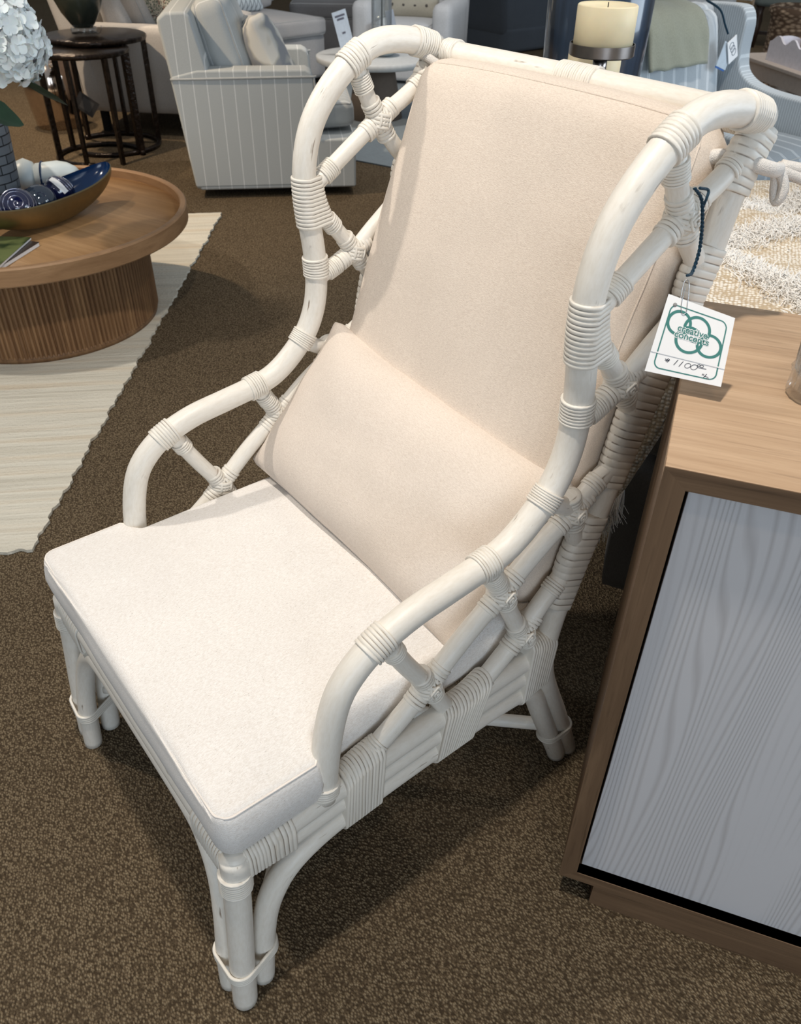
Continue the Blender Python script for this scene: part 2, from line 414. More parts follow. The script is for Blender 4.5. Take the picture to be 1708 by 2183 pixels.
def hull_wrap(pa, pb, ra, rb, n, extra=.0036, rg=.0018):
    """strips round two poles side by side: pa, pb lists of matching stations"""
    mb = MB(); N = n*8; A = cr(pa, .002); B = cr(pb, .002); vs = []; fs = []; uvs = []; S = 26
    off = random.random()*9
    for j in range(N+1):
        t = j/N; fa = t*(len(A)-1); fb = t*(len(B)-1); ia = min(len(A)-2, int(fa)); ib = min(len(B)-2, int(fb)); a = A[ia].lerp(A[ia+1], fa-ia); b = B[ib].lerp(B[ib+1], fb-ib)
        a = PINV @ a; b = PINV @ b
        ph = (j % 8)/8; e = extra-.0018+rg*abs(math.sin(PI*ph))**.5
        if j in (0, N): e = -.001
        d = b-a; L = max(d.length, 1e-5); d = d/L; nx = Vector((1, 0, 0))
        for k in range(S):
            an = 2*PI*k/S; c, s_ = math.cos(an), math.sin(an)
            if c >= 0: p = b+d*(rb+e)*c+nx*(rb+e)*s_
            else: p = a+d*(ra+e)*c+nx*(ra+e)*s_
            vs.append(p)
    for j in range(N):
        for k in range(S):
            k2 = (k+1) % S; fs.append((j*S+k, j*S+k2, (j+1)*S+k2, (j+1)*S+k))
            v0, v1 = j/8, (j+1)/8; u0, u1 = k/S*1.6+off, (k+1)/S*1.6+off; uvs.append([(u0, v0), (u1, v0), (u1, v1), (u0, v1)])
    fs.append(tuple(reversed(range(S)))); uvs.append(None); fs.append(tuple(range(N*S, (N+1)*S))); uvs.append(None)
    mb.add(vs, fs, uvs, True); return mb
def node_wrap(x, c, d1, d2, side):
    """woven knot where two braces cross: short sleeves on the four arms, crossed straps over the middle"""
    mb = MB(); c = Vector((x, *c)); dirs = []
    for d in (d1, d2):
        d = Vector((0, *d)).normalized(); dirs.append(d)
        for sg in (1, -1):
            pts = []; rr = []
            for j in range(33):
                t = j/32; pts.append(PINV @ (c+d*sg*(.010+.026*t))); rr.append(RB+.0018+.0015*abs(math.sin(PI*(j % 8)/8))**.5)
            rr[-1] = RB*.8
            mb.tube(pts, rr, 16, True, vstep=1/8)
    d1, d2 = dirs
    for q, (u, w) in enumerate(((d1+d2, d1-d2), (d1-d2, d1+d2))):
        u = u.normalized(); w = w.normalized()
        for off in (-.0095, -.0032, .0032, .0095):
            pts = []
            for k in range(28):
                a = 2*PI*k/28
                pts.append(PINV @ (c+u*off+w*(.0215)*math.cos(a)*(1-abs(off)*8)+Vector((1, 0, 0))*(RB+.0048+q*.0012)*math.sin(a)))
            mb.tube(pts, .0034, 6, False, True, squash=.6, vstep=1e-6, voff=.5)
    # small square weave on the outer face
    h_ = side*(RB+.0072)
    for k, q in enumerate((.0085, .0038)):
        cs = [c+Vector((h_+side*.0006*k, 0, 0))+d1*q*a_+d2*q*b_ for a_, b_ in ((-1, -1), (1, -1), (1, 1), (-1, 1))]
        loop = []
        for i_ in range(4):
            a_, b_ = cs[i_], cs[(i_+1) % 4]; loop += [a_.lerp(b_, t) for t in (.08, .5, .92)]
        mb.tube([PINV @ p_ for p_ in loop], .0021, 6, False, True, vstep=1e-6, voff=.5)
    return mb
def hull_loop(circ, e, z, n=72):
    out = []
    for k in range(n):
        a_ = 2*PI*k/n; d_ = Vector((math.cos(a_), math.sin(a_))); best = max(circ, key=lambda q: q[0]*d_.x+q[1]*d_.y+q[2])
        out.append(Vector((best[0]+d_.x*(best[2]+e), best[1]+d_.y*(best[2]+e)-.4, z)))
    P_ = []
    for i_ in range(n):
        a_, b_ = out[i_], out[(i_+1) % n]; m_ = max(1, int((b_-a_).length/.006)); P_ += [a_.lerp(b_, t/m_) for t in range(m_)]
    return P_
for sx in (1, -1):
    x = X0*sx
    mp_ = YZ(main_yz, x); rp = YZ(rear_yz, x)
    chairpart('side_pole', mp_, RM, 22); chairpart('rear_pole', rp, RM*.93, 22)
    B = {}
    for k_, l in br.items():
        B[k_] = YZ(l, x); chairpart('lattice_brace', B[k_], RB+(.001 if k_ in 'eh' else 0), 16)
    r1, r2, ar = YZ(rail1, x), YZ(rail2, x), YZ(arch, x)
    chairpart('side_rail', r1, RR_, 18); chairpart('side_rail', r2, RR_*.95, 18); chairpart('leg_arch', ar, RR_, 18)
    # sleeves round single poles where a brace meets them
    for (pt, ln, n) in (((.690, 1.168), .040, 5), ((.597, .850), .036, 5), ((.560, .722), .030, 5), ((.452, .657), .034, 5), ((.268, .622), .036, 5)):
        wrap_on(mp_, (x, *pt), ln, RM, n).build('cane_binding', M_WRAP, CH)
    wrap_on(mp_, (x, .832, 1.180), .045, RM, 7).build('cane_binding', M_WRAP, CH)
    wrap_on(mp_, (x, .1735, .395), .026, RM, 4).build('cane_binding', M_WRAP, CH)
    for key, pt, ln, n in (('a', (.704, 1.133), .030, 5), ('b', (.632, 1.008), .030, 5), ('c', (.632, .918), .026, 4), ('d', (.632, .838), .030, 5), ('f', (.293, .590), .022, 3),
                           ('g', (.470, .625), .026, 4), ('b', (.82, 1.118), .022, 3), ('e', (.665, .700), .022, 3), ('e', (.262, .410), .024, 4), ('h', (.610, .525), .022, 3), ('h', (.475, .400), .022, 3)):
        wrap_on(B[key], (x, *pt), ln, RB, n, .003, .0012).build('cane_binding', M_WRAP, CH)
    # strips round two poles
    g = lambda l: [(x, y, z) for y, z in l]
    hull_wrap(g([(.5845, 1.006), (.5855, .965), (.590, .922)]), g([(.598, 1.006), (.606, .965), (.622, .924)]), RM, RB, 13).build('cane_binding', M_WRAP, CH)
    hull_wrap(g([(.782, .90), (.752, .83), (.70, .685)]), g([(0.771, 0.9047), (0.724, 0.8407), (0.6887, 0.6891)]), RM*.93, RB, 20, rg=.0015).build('cane_binding', M_WRAP, CH)
    hull_wrap(g([(.683, .64), (.66, .57), (.632, .475)]), g([(0.6716, 0.6437), (0.6371, 0.5771), (0.6224, 0.4778)]), RM*.93, RB, 14, rg=.0015).build('cane_binding', M_WRAP, CH)
    hull_wrap(g([(.820, 1.02), (.806, .98), (.79, .935)]), g([(0.8087, 1.024), (0.7871, 0.9867), (0.7825, 0.9377)]), RM*.93, RB, 9, rg=.0015).build('cane_binding', M_WRAP, CH)
    hull_wrap(g([(.868, 1.155), (.851, 1.125), (.836, 1.085)]), g([(0.8593, 1.1599), (0.8364, 1.1317), (0.821, 1.0906)]), RM*.95, RB+.003, 8, rg=.0015).build('cane_binding', M_WRAP, CH)
    # strips round rails and the foot of a brace
    hull_wrap(g([(.195, .298), (.225, .300), (.262, .303)]), g([(.200, .375), (.228, .392), (.268, .402)]), RR_+.001, RR_+.001, 12).build('cane_binding', M_WRAP, CH)
    hull_wrap(g([(.372, .308), (.41, .309), (.447, .310)]), g([(.385, .392), (.425, .385), (.474, .402)]), RR_+.001, RR_+.001, 14).build('cane_binding', M_WRAP, CH)
    hull_wrap(g([(.560, .305), (.585, .315), (.618, .32)]), g([(.565, .42), (.59, .41), (.625, .40)]), RR_, RR_, 10).build('cane_binding', M_WRAP, CH)
    for c_, da, db in (((.738, 1.073), (.024, -.04), (.08, .05)), ((.680, .860), (.045, -.065), (.045, .02)), ((.358, .476), (.035, -.075), (.065, .055)), ((.493, .582), (.03, -.065), (.068, .05)), ((.551, .463), (.035, -.06), (.045, .04)), ((.624, .670), (.015, -.045), (.06, .035))):
        node_wrap(x, c_, da, db, sx).build('woven_knot', M_WRAP, CH)
    # front leg: three poles under the corner, ring of cane near the foot
    chairpart('front_leg', [(x, .028, .37), (x*1.015, .020, .27), (x*1.035, .005, .12), (x*1.045, -.005, 0)], .0195, 20)
    wrap_on([(x, .028, .37), (x*1.015, .020, .27), (x*1.035, .005, .12)], (x*1.01, .024, .318), .036, .0205, 6).build('cane_binding', M_WRAP, CH)
    mb = MB()
    for k_ in range(4):
        mb.tube(hull_loop([(x*1.036, .001, .0195), (x*.914, -.003, .0175), (x, .046, .0185)], .0014, .084+.0052*k_), .0027, 7, False, True, vstep=1e-6, voff=.5)
    mb.build('cane_binding', M_WRAP, CH)
    mb = MB()
    for k_ in range(3):
        mb.tube(hull_loop([(x, .710, .0186), (x, .676, .0185)], .0014, .100+.0052*k_), .0027, 7, False, True, vstep=1e-6, voff=.5)
    mb.build('cane_binding', M_WRAP, CH)
# rails across
def bar(name, pts, r, seg=18): return chairpart(name, pts, r, seg)
bar('top_rail', [(-X0, .866, 1.166), (-.15, .873, 1.166), (0, .875, 1.166), (.15, .873, 1.166), (X0, .866, 1.166)], .0185, 24)
for cx_, ln, n in ((0, .075, 12), (-.275, .030, 5), (.275, .030, 5)):
    wrap_on([(-X0, .866, 1.166), (-.15, .873, 1.166), (0, .875, 1.166), (.15, .873, 1.166), (X0, .866, 1.166)], (cx_, .875, 1.166), ln, .0185, n, .0035).build('cane_binding', M_WRAP, CH)
bar('front_rail', [(-X0, .030, .356), (0, .030, .352), (X0, .030, .356)], .0180)
bar('front_arch', [(-.287, -.010, 0), (-.283, -.004, .08), (-.276, .008, .17), (-.256, .02, .245), (-.222, .027, .290), (-.17, .030, .312), (0, .030, .317), (.17, .030, .312), (.222, .027, .290), (.256, .02, .245), (.276, .008, .17), (.283, -.004, .08), (.287, -.010, 0)], .0175)
bar('rear_rail', [(-X0, .618, .36), (0, .618, .36), (X0, .618, .36)], .0175)
bar('rear_rail', [(-X0, .655, .56), (0, .668, .56), (X0, .655, .56)], .014)
for sx in (1, -1):
    for (pa, pb) in (((.31*sx, .03, .356), (.215*sx, .030, .354)), ((.31*sx, .03, .358), (.31*sx, .115, .363))):
        a, b = Vector(pa), Vector(pb); mid = (a+b)/2
        nrm = Vector((0, 1, 0)) if abs(pa[0]-pb[0]) > .01 else Vector((1, 0, 0))
        lo_a, lo_b = a-Vector((0, 0, .022)), b-Vector((0, 0, .034))
        A_, B_ = [a.lerp(b, .12), a.lerp(b, .5), b], [lo_a.lerp(lo_b, .12), lo_a.lerp(lo_b, .5), lo_b]
        mb = MB(); N = 72; S = 22; vs = []; fs = []; uvs = []
        for j in range(N+1):
            t = j/N*2; i = min(1, int(t)); p = Vector(A_[i]).lerp(Vector(A_[i+1]), t-i); q = Vector(B_[i]).lerp(Vector(B_[i+1]), t-i)
            e = .0014+.0019*abs(math.sin(PI*(j % 6)/6))**.5+.018
            if j in (0, N): e = .017
            d = (q-p).normalized()
            for k_ in range(S):
                an = 2*PI*k_/S; c_, s__ = math.cos(an), math.sin(an)
                vs.append(PINV @ ((q if c_ >= 0 else p)+d*e*c_+nrm*e*s__))
        for j in range(N):
            for k_ in range(S):
                k2 = (k_+1) % S; fs.append((j*S+k_, j*S+k2, (j+1)*S+k2, (j+1)*S+k_)); v0 = j/6; uvs.append([(k_/S, v0), ((k_+1)/S, v0), ((k_+1)/S, v0+1/6), (k_/S, v0+1/6)])
        fs.append(tuple(reversed(range(S)))); uvs.append(None); fs.append(tuple(range(N*S, (N+1)*S))); uvs.append(None)
        mb.add(vs, fs, uvs); mb.build('cane_binding', M_WRAP, CH)
    # rounded cap of cane over the seat corner
    mb = MB(); mb.lathe([(0, .0195), (.006, .0190), (.0075, .0178), (.0125, .0172), (.0135, .0155), (.0175, .0125), (.0182, .0095), (.0212, .004), (.0212, .0005), (.0222, -.002), (.0215, -.006), (.0225, -.009), (.0215, -.0125), (.0225, -.0155), (.0215, -.019), (.0225, -.022), (.0200, -.027)], 24, Matrix.Translation((X0*sx, .03-.4, .358))); mb.build('corner_cap', M_RAT, CH)
bar('stretcher', [(-.30, .045, .118), (0, .36, .125), (.30, .66, .135)], .0125)
bar('stretcher', [(.30, .045, .118), (0, .36, .150), (-.30, .66, .135)], .0125)
for k_ in range(5):
    bar('seat_slat', [(-X0+.01, .12+.11*k_, .362), (0, .12+.11*k_, .356), (X0-.01, .12+.11*k_, .362)], .009, 10)
# feet glides
for (fx, fy) in ((.324, -.005), (-.324, -.005)):
    MB().lathe([(0, -.0), (.013, 0), (.013, .004), (0, .004)], 16, Matrix.Translation((fx, fy-.4, -.0))).build('glide', m_plain('black_glide', lin(25, 22, 20), .6), CH)

# ---------------------------------------------------------------- chair cushions
# seat cushion: full width ears in front of the arms, narrower between them
def seat_mesh():
    y0, y1 = .012, .615; wf, wb, yn = .3250, .282, .158
    def half(y):
        t = min(1, max(0, (y-yn)/.030)); t = t*t*(3-2*t); w = wf*(1-t)+wb*t
        if y < y0+.026: q = (y0+.026-y)/.026; w -= .026*(1-math.sqrt(max(0, 1-q*q)))
        if y > y1-.03: q = (y-y1+.03)/.03; w -= .03*(1-math.sqrt(max(0, 1-q*q)))
        return w
    zb, zt, r = .383, .473, .015
    ys = [y0+(y1-y0)*(1-math.cos(PI*i/70))/2 for i in range(71)]
    ys = sorted(set([round(a, 4) for a in ys]+[round(.152+.003*i, 4) for i in range(16)]+[round(y0+.001*i, 4) for i in range(1, 8)]))
    NX = 72; us = [-math.cos(PI*i/NX) for i in range(NX+1)]
    us = [u*.55+.45*(-1+2*i/NX) for i, u in enumerate(us)]
    grid = [[(u*half(y), y) for u in us] for y in ys]
    ny = len(ys)
    loop = [(0, i) for i in range(NX+1)]+[(j, NX) for j in range(1, ny)]+[(ny-1, i) for i in range(NX-1, -1, -1)]+[(j, 0) for j in range(ny-2, 0, -1)]
    out = [grid[j][i] for j, i in loop]; n = len(out)
    vs = []; fs = []
    for j in range(ny):
        for i in range(NX+1):
            x_, y_ = grid[j][i]
            d = min((x_-a)**2+(y_-b)**2 for a, b in out)**.5 if (min(i, NX-i) < 14 or min(j, ny-1-j) < 16) else 1
            e = r-r*0 if d >= r else math.sqrt(max(0, r*r-(r-d)**2))
            u = x_/.3; v_ = (y_-.315)/.31
            z = zt-r+e+.020*max(0, (1-abs(u)**3))*max(0, (1-abs(v_)**4))+noise.noise(Vector((x_*7, y_*7, 1)))*.0030*min(1, d/r)
            vs.append((x_, y_, z))
    W_ = NX+1
    for j in range(ny-1):
        for i in range(NX): fs.append((j*W_+i, j*W_+i+1, (j+1)*W_+i+1, (j+1)*W_+i))
    def nrm(i):
        a = Vector(out[(i-2) % n]); b = Vector(out[(i+2) % n]); d = b-a
        return Vector((d.y, -d.x)).normalized() if d.length > 1e-9 else Vector((0, 0))
    prev = [j*W_+i for j, i in loop]
    pr = [(-.002, zt-r-.012), (-.0045, (zt+zb)/2), (-.002, zb+r+.004)]+[(r*(1-math.cos(PI/2*i/6)), zb+r*(1-math.sin(PI/2*i/6))) for i in range(0, 7)]
    for ins, z in pr:
        cur = []
        for i in range(n):
            p = Vector(out[i])-nrm(i)*ins; w = noise.noise(Vector((p.x*9, p.y*9, z*12)))*.002
            vs.append((p.x+nrm(i).x*w, p.y+nrm(i).y*w, z)); cur.append(len(vs)-1)
        for i in range(n):
            k = (i+1) % n; fs.append((prev[i], prev[k], cur[k], cur[i]))
        prev = cur
    fs.append(tuple(prev))
    mb = MB(); mb.add([(x_, y_-.32, z_) for x_, y_, z_ in vs], fs)
    seam = [(Vector(out[i])-nrm(i)*.0042) for i in range(n)]
    return mb, [(p.x, p.y-.32, zt-.0046) for p in seam]
mb, sp = seat_mesh()
SEAT = mb.build('seat_cushion', M_SEAT); SEAT.location = (0, .32, 0)
bm = bmesh.new(); bm.from_mesh(SEAT.data); bmesh.ops.remove_doubles(bm, verts=bm.verts, dist=.0004); bmesh.ops.recalc_face_normals(bm, faces=bm.faces); bm.to_mesh(SEAT.data); bm.free()
for p in SEAT.data.polygons: p.use_smooth = True
tag(SEAT, 'thick off-white linen seat cushion lying on the rattan chair seat', 'cushion')
sp2 = [sp[i] for i in range(len(sp)) if i == 0 or (Vector(sp[i])-Vector(sp[i-1])).length > .002]
mb = MB(); mb.tube(sp2, .0016, 6, False, True); mb.build('top_seam', M_PIPE, SEAT)
# tall back cushion leaning on the back
def back_cushion():
    H = .768; M = Matrix.Translation((-.004, .720, .808)) @ Matrix.Rotation(math.radians(90-20.5), 4, 'X')
    o = cushion('back_cushion', M_BACK, .590, H, .096, .046, .018, sub=34, pinch=-.03, wob=.004, seed=3, pipe=M_BACK, pipe_r=.0016)
    o.matrix_world = M
    return o
BC = back_cushion(); tag(BC, 'tall off-white woven back cushion filling the rattan chair back', 'cushion')
LC = cushion('lumbar_pillow', M_LUMB, .585, .305, .030, .014, .056, sub=34, pinch=.045, wob=.007, seed=11)
LC.matrix_world = Matrix.Translation((-.006, .535, .600)) @ Matrix.Rotation(math.radians(3), 4, 'Y') @ Matrix.Rotation(math.radians(50), 4, 'X')
tag(LC, 'small oblong off-white lumbar pillow leaning low on the chair back', 'pillow')
# ties of the back cushion
M_TIE = m_fabric('tie_cord', lin(240, 234, 227), scale=700, bump=.5)
mb = MB()
mb.tube(cr([(.262, .815, 1.118), (.290, .826, 1.126), (.322, .838, 1.124), (.341, .855, 1.118), (.343, .872, 1.114), (.336, .888, 1.112)], .005), .0095, 10, squash=.8)
mb.tube(cr([(.342, .880, 1.112), (.350, .884, 1.098), (.352, .884, 1.084), (.347, .884, 1.074), (.341, .885, 1.084), (.338, .884, 1.100), (.336, .883, 1.112)], .003), .0065, 8)
mb.tube(cr([(.338, .885, 1.113), (.37, .915, 1.098), (.41, .955, 1.072), (.45, 1.00, 1.030), (.49, 1.06, .95), (.50, 1.12, .84), (.50, 1.18, .772)], .008), .0080, 8)
mb.tube(cr([(.338, .887, 1.117), (.38, .925, 1.108), (.43, .965, 1.085), (.48, 1.02, 1.04), (.52, 1.08, .95), (.55, 1.14, .84), (.57, 1.20, .772)], .008), .0070, 8)
o = mb.build('cushion_tie', M_TIE); o.parent = BC; o.matrix_parent_inverse = BC.matrix_world.inverted()
mb = MB(); mb.tube(cr([(-.265, .835, 1.150), (-.290, .832, 1.158), (-.306, .828, 1.166)], .005), .0075, 8)
o = mb.build('cushion_tie', M_TIE); o.parent = BC; o.matrix_parent_inverse = BC.matrix_world.inverted()

# ---------------------------------------------------------------- sideboard beside the chair
CY = math.radians(31.967)
M_OAKX = m_wood('oak_top', lin(200, 171, 141), lin(172, 142, 113), (2.2, 55, 55), .45, .45, .2)
M_OAKZ = m_wood('oak_stile', lin(124, 99, 76), lin(92, 71, 53), (34, 34, 1.6), .5, .5, .2)
M_OAKF = m_wood('oak_front', lin(124, 99, 76), lin(92, 71, 53), (1.6, 34, 34), .5, .5, .2)
s = NT('brushed_white_wood')
vw = s.coord('Object', scale=(1, 1, .085)); vb = s.coord('Object', scale=(1, 1, .07), loc=(3.1, 0, 1))
big = s.noise(vb, 5.5, 2, .5); warp = s.noise(vb, 2.4, 1, .4)
xs = sepx(s, vw)[0]
fld = s.math('ADD', xs, s.math('MULTIPLY', s.noise(vw, 3.0, 3, .5), .48))
f1 = s.math('FRACT', s.math('MULTIPLY', fld, 58)); f2 = s.math('FRACT', s.math('MULTIPLY', fld, 125))
tri = lambda f_: s.math('MULTIPLY', s.math('ABSOLUTE', s.math('SUBTRACT', f_, .5)), 2.0)
g1 = s.ramp(tri(f1), [(.62, (1, 1, 1, 1)), (.95, (0, 0, 0, 1))]); g2 = s.ramp(tri(f2), [(.45, (1, 1, 1, 1)), (.95, (0, 0, 0, 1))])
zone = s.ramp(big, [(.42, (0, 0, 0, 1)), (.47, (1, 1, 1, 1)), (.60, (1, 1, 1, 1)), (.66, (0, 0, 0, 1))])
dens = s.ramp(s.noise(s.coord('Object', scale=(1, 1, .35), loc=(9, 2, 4)), 7.0, 2), [(.40, (0, 0, 0, 1)), (.60, (1, 1, 1, 1))])
soft = s.mix(s.math('MULTIPLY', dens, .75), (1, 1, 1, 1), g1)
grv = s.mix(zone, soft, g2); fn = s.noise(s.coord('Object', scale=(1, 1, .06)), 260, 2)
s.color(s.mix(grv, lin(190, 187, 188), lin(207, 205, 207)))
s.bump(s.math('ADD', grv, s.math('MULTIPLY', fn, .25)), .32, .0012)
M_DOOR = s.set(.42, 0, .4)
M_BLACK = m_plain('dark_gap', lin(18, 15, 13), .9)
CB = empty('sideboard', (.554, .54, 0), CY, 'oak framed sideboard with brushed white plank door panels, right of the wing chair', 'sideboard')
x0, x1, D_ = -.059, 1.14, .468
MB().box((x0, .0003, .8832), (x1, D_, .9053)).build('top_board', M_OAKX, CB, bevel=.0015)
# mitred front frame
f = .027
for q in ([(x0, .057), (x0, .9048), (x0+f, .879), (x0+f, .080)], [(x1, .057), (x1-f, .080), (x1-f, .879), (x1, .9048)]):
    MB().prism(q, 1, -.0005, .018).build('frame_stile', M_OAKZ, CB)
for q in ([(x0, .9048), (x1, .9048), (x1-f, .879), (x0+f, .879)], [(x0, .057), (x0+f, .080), (x1-f, .080), (x1, .057)]):
    MB().prism(q, 1, -.0005, .018).build('frame_rail', M_OAKF, CB)
MB().box((x0+.0003, .001, .0572), (x0+.024, D_, .884)).build('side_panel', M_OAKZ, CB)
MB().box((x1-.024, .001, .057), (x1, D_, .884)).build('side_panel', M_OAKZ, CB)
MB().box((x0+.024, .001, .057), (x1-.024, D_, .080)).build('bottom_board', M_OAKF, CB)
MB().box((x0+.024, D_-.012, .080), (x1-.024, D_, .884)).build('back_panel', M_BLACK, CB)
MB().box((0, .0, .0), (1.08, .025, .057)).box((0, .025, 0), (.02, D_-.03, .057)).build('plinth', M_OAKF, CB)
for dx in (x0+f+.0045, .545):
    MB().box((dx, .0165, .0825), (dx+.542, .04, .8755)).build('door', M_DOOR, CB, bevel=.0012)
MB().box((x0+.024, .030, .08), (x1-.024, .034, .883)).build('gap_shade_board', M_BLACK, CB)  # black sheet behind the doors, stands in for shade in the gaps

# ribbed glass votive on the sideboard
M_GLS = m_glass('clear_glass', (.95, .97, .98, 1), .03)
gz = .905
gv = empty('glass_votive', (.523, .779, gz), 0, 'ribbed clear glass candle cup standing on the sideboard top', 'candle holder')
MB().lathe([(.0, .0), (.034, .0), (.037, .004), (.036, .03), (.039, .034), (.036, .038), (.037, .07), (.0345, .07), (.033, .012), (0, .010)], 48, rmod=lambda a, z: .0006*math.cos(a*30)).build('cup', M_GLS, gv)
MB().lathe([(0, .0112), (.031, .0112), (.031, .045), (0, .045)], 32).build('wax', m_plain('grey_wax', lin(205, 208, 212), .5), gv)

# ---------------------------------------------------------------- price tag hanging on the chair
TGL, TGR, TGBR, TGBL = Vector((.366, .659, 1.013)), Vector((.437, .694, .999)), Vector((.458, .667, .927)), Vector((.380, .623, .929))  # corners taken from image pixels, set along camera rays at a chosen distance
TGO = (TGL+TGR+TGBR+TGBL)/4
TN = (TGR-TGL).cross(TGBL-TGL).normalized()
if TN.dot(CPOS-TGO) < 0: TN = -TN
def TP(u, v, h=0.0):
    return TGL.lerp(TGR, u).lerp(TGBL.lerp(TGBR, u), v)+TN*h-TGO
TAG = empty('price_tag', TGO, 0, 'white folded price tag with a teal ring logo, hanging from the chair beside the sideboard', 'price tag')
M_PAPER = m_plain('tag_paper', lin(246, 246, 246), .7, var=.01)
M_TEAL = m_plain('teal_ink', lin(70, 132, 126), .7, var=.03)
M_INK = m_plain('pen_ink', lin(40, 45, 60), .7, var=.02)
mb = MB()
def slab(mb, u0, v0, u1, v1, h0, h1):
    vs = [TP(u0, v0, h0), TP(u1, v0, h0), TP(u1, v1, h0), TP(u0, v1, h0), TP(u0, v0, h1), TP(u1, v0, h1), TP(u1, v1, h1), TP(u0, v1, h1)]
    mb.add(vs, [(0, 3, 2, 1), (4, 5, 6, 7), (0, 1, 5, 4), (1, 2, 6, 5), (2, 3, 7, 6), (3, 0, 4, 7)], None, False)
slab(mb, 0, .70, 1, 1, -.0006, 0); slab(mb, 0, 0, 1, .74, .0004, .0010)
mb.build('card', M_PAPER, TAG)
def ring2(mb, pts, w, h, closed=True):
    n = len(pts); vs = []; fs = []
    asp = (TGR-TGL).length/(TGBL-TGL).length
    for i in range(n):
        a = Vector(pts[(i-1) % n] if closed or i else pts[i]); b = Vector(pts[(i+1) % n] if closed or i < n-1 else pts[i]); d = b-a; d = Vector((d.x*asp, d.y)).normalized(); nn_ = Vector((-d.y/asp, d.x))
        for q in (-w/2, w/2): vs.append(TP(pts[i][0]+nn_.x*q, pts[i][1]+nn_.y*q, h(pts[i][1]) if callable(h) else h))
    for i in range(n if closed else n-1):
        j = (i+1) % n; fs.append((2*i, 2*i+1, 2*j+1, 2*j))
    mb.add(vs, fs, None, False)
hgt = lambda v: .0013 if v < .74 else .0003
def rrect(u0, v0, u1, v1, r, n=8):
    out = []
    for cx_, cy_, a0 in ((u1-r, v0+r, -90), (u1-r, v1-r, 0), (u0+r, v1-r, 90), (u0+r, v0+r, 180)):
        for k in range(n+1): a = math.radians(a0+90*k/n); out.append((cx_+r*math.cos(a), cy_+r*math.sin(a)))
    full = []
    for i in range(len(out)):
        a = Vector(out[i]); b = Vector(out[(i+1) % len(out)]); m_ = max(1, int((b-a).length/.03))
        full += [tuple(a.lerp(b, k/m_)) for k in range(m_)]
    return full
mb = MB(); ring2(mb, rrect(.09, .10, .91, .93, .09), .016, hgt)
asp = .92
RC = [(.262, .300, .158), (.455, .478, .178), (.736, .485, .160), (.5245, .318, .175)]
M_RW = M_PAPER
for i, (a, b, r) in enumerate(RC):
    pts = [(a+r*math.cos(t*PI/24)*1.0, b+r*math.sin(t*PI/24)*asp) for t in range(48)]
    ring2(mb, pts, .036, .00135+.00003*i)
mb.build('ring_logo', M_TEAL, TAG)
def text_mesh(body, mat, name, u, v, size, h, bold=0.0, rot=0.0, sx=1.0, shear=0.0):
    cu = bpy.data.curves.new('t', 'FONT'); cu.body = body; cu.size = 1; cu.align_x = 'CENTER'; cu.align_y = 'CENTER'; cu.offset = bold; cu.shear = shear
    o = bpy.data.objects.new('t', cu); COL.objects.link(o); dg = bpy.context.evaluated_depsgraph_get()
    me = bpy.data.meshes.new_from_object(o.evaluated_get(dg)); bpy.data.objects.remove(o)
    c_, s_ = math.cos(rot), math.sin(rot)
    for vt in me.vertices:
        x_, y_ = vt.co.x*sx, vt.co.y; x_, y_ = x_*c_-y_*s_, x_*s_+y_*c_
        vt.co = TP(u+x_*size, v-y_*size*asp, h)
    me.materials.clear(); me.materials.append(mat); me.name = name
    o = bpy.data.objects.new(name, me); COL.objects.link(o); o.parent = TAG; return o
text_mesh('creative', M_PAPER, 'lettering_backing', .475, .360, .134, .00150, .085)
text_mesh('concepts', M_PAPER, 'lettering_backing', .485, .445, .134, .00150, .085)
text_mesh('creative', M_TEAL, 'lettering', .475, .360, .134, .00165, .016)
text_mesh('concepts', M_TEAL, 'lettering', .485, .445, .134, .00165, .016)
mb = MB()
def stroke(pts, w=.0075): ring2(mb, pts, w, .0004, False)
stroke([(.215, .790), (.275, .812)]); stroke([(.215, .812), (.28, .794)]); stroke([(.235, .825), (.255, .775)]); stroke([(.252, .83), (.272, .782)])
stroke([(.385, .765), (.345, .845)]); stroke([(.455, .770), (.415, .850)])
for a, b, ra, rb in ((.525, .812, .036, .034), (.610, .812, .040, .036), (.665, .775, .016, .014), (.705, .775, .022, .017)):
    ring2(mb, [(a+ra*math.cos(t*PI/12)+.3*rb*math.sin(t*PI/12), b-rb*math.sin(t*PI/12)) for t in range(24)], .0065, .0004)
stroke([(.655, .805), (.770, .800)]); stroke([(.735, .895), (.742, .872)]); stroke([(.750, .895), (.757, .872)]); stroke([(.79, .865), (.755, .93)]); stroke([(.765, .90), (.82, .905)]); stroke([(.80, .935), (.808, .918)]); stroke([(.818, .935), (.826, .918)])
mb.build('handwritten_price', M_INK, TAG)
MB().lathe([(0, 0), (.0024, 0), (.0024, .0003), (0, .0003)], 16, Matrix.Translation(TP(.135, .10, .0012)) @ TN.to_track_quat('Z', 'Y').to_matrix().to_4x4()).build('punched_hole', m_plain('hole_grey', lin(150, 150, 150), .8), TAG)
M_STEEL = m_metal('bright_steel', (.75, .75, .76, 1), .22)
mb = MB()
a0 = TP(.30, .10, .002)
clip = [(.20, -.16, .002), (.215, .05, .0022), (.25, .16, .0025), (.30, .17, .0025), (.31, .10, .0025), (.25, -.18, .002), (.20, -.24, .002), (.165, -.19, .002), (.19, .03, -.0012), (.24, .12, -.0016)]
mb.tube(cr([TP(*p) for p in clip], .0012), .0005, 6); mb.build('paper_clip', M_STEEL, TAG)
M_YARN = m_fabric('teal_yarn', lin(22, 62, 84), scale=900, bump=.8)
mb = MB()
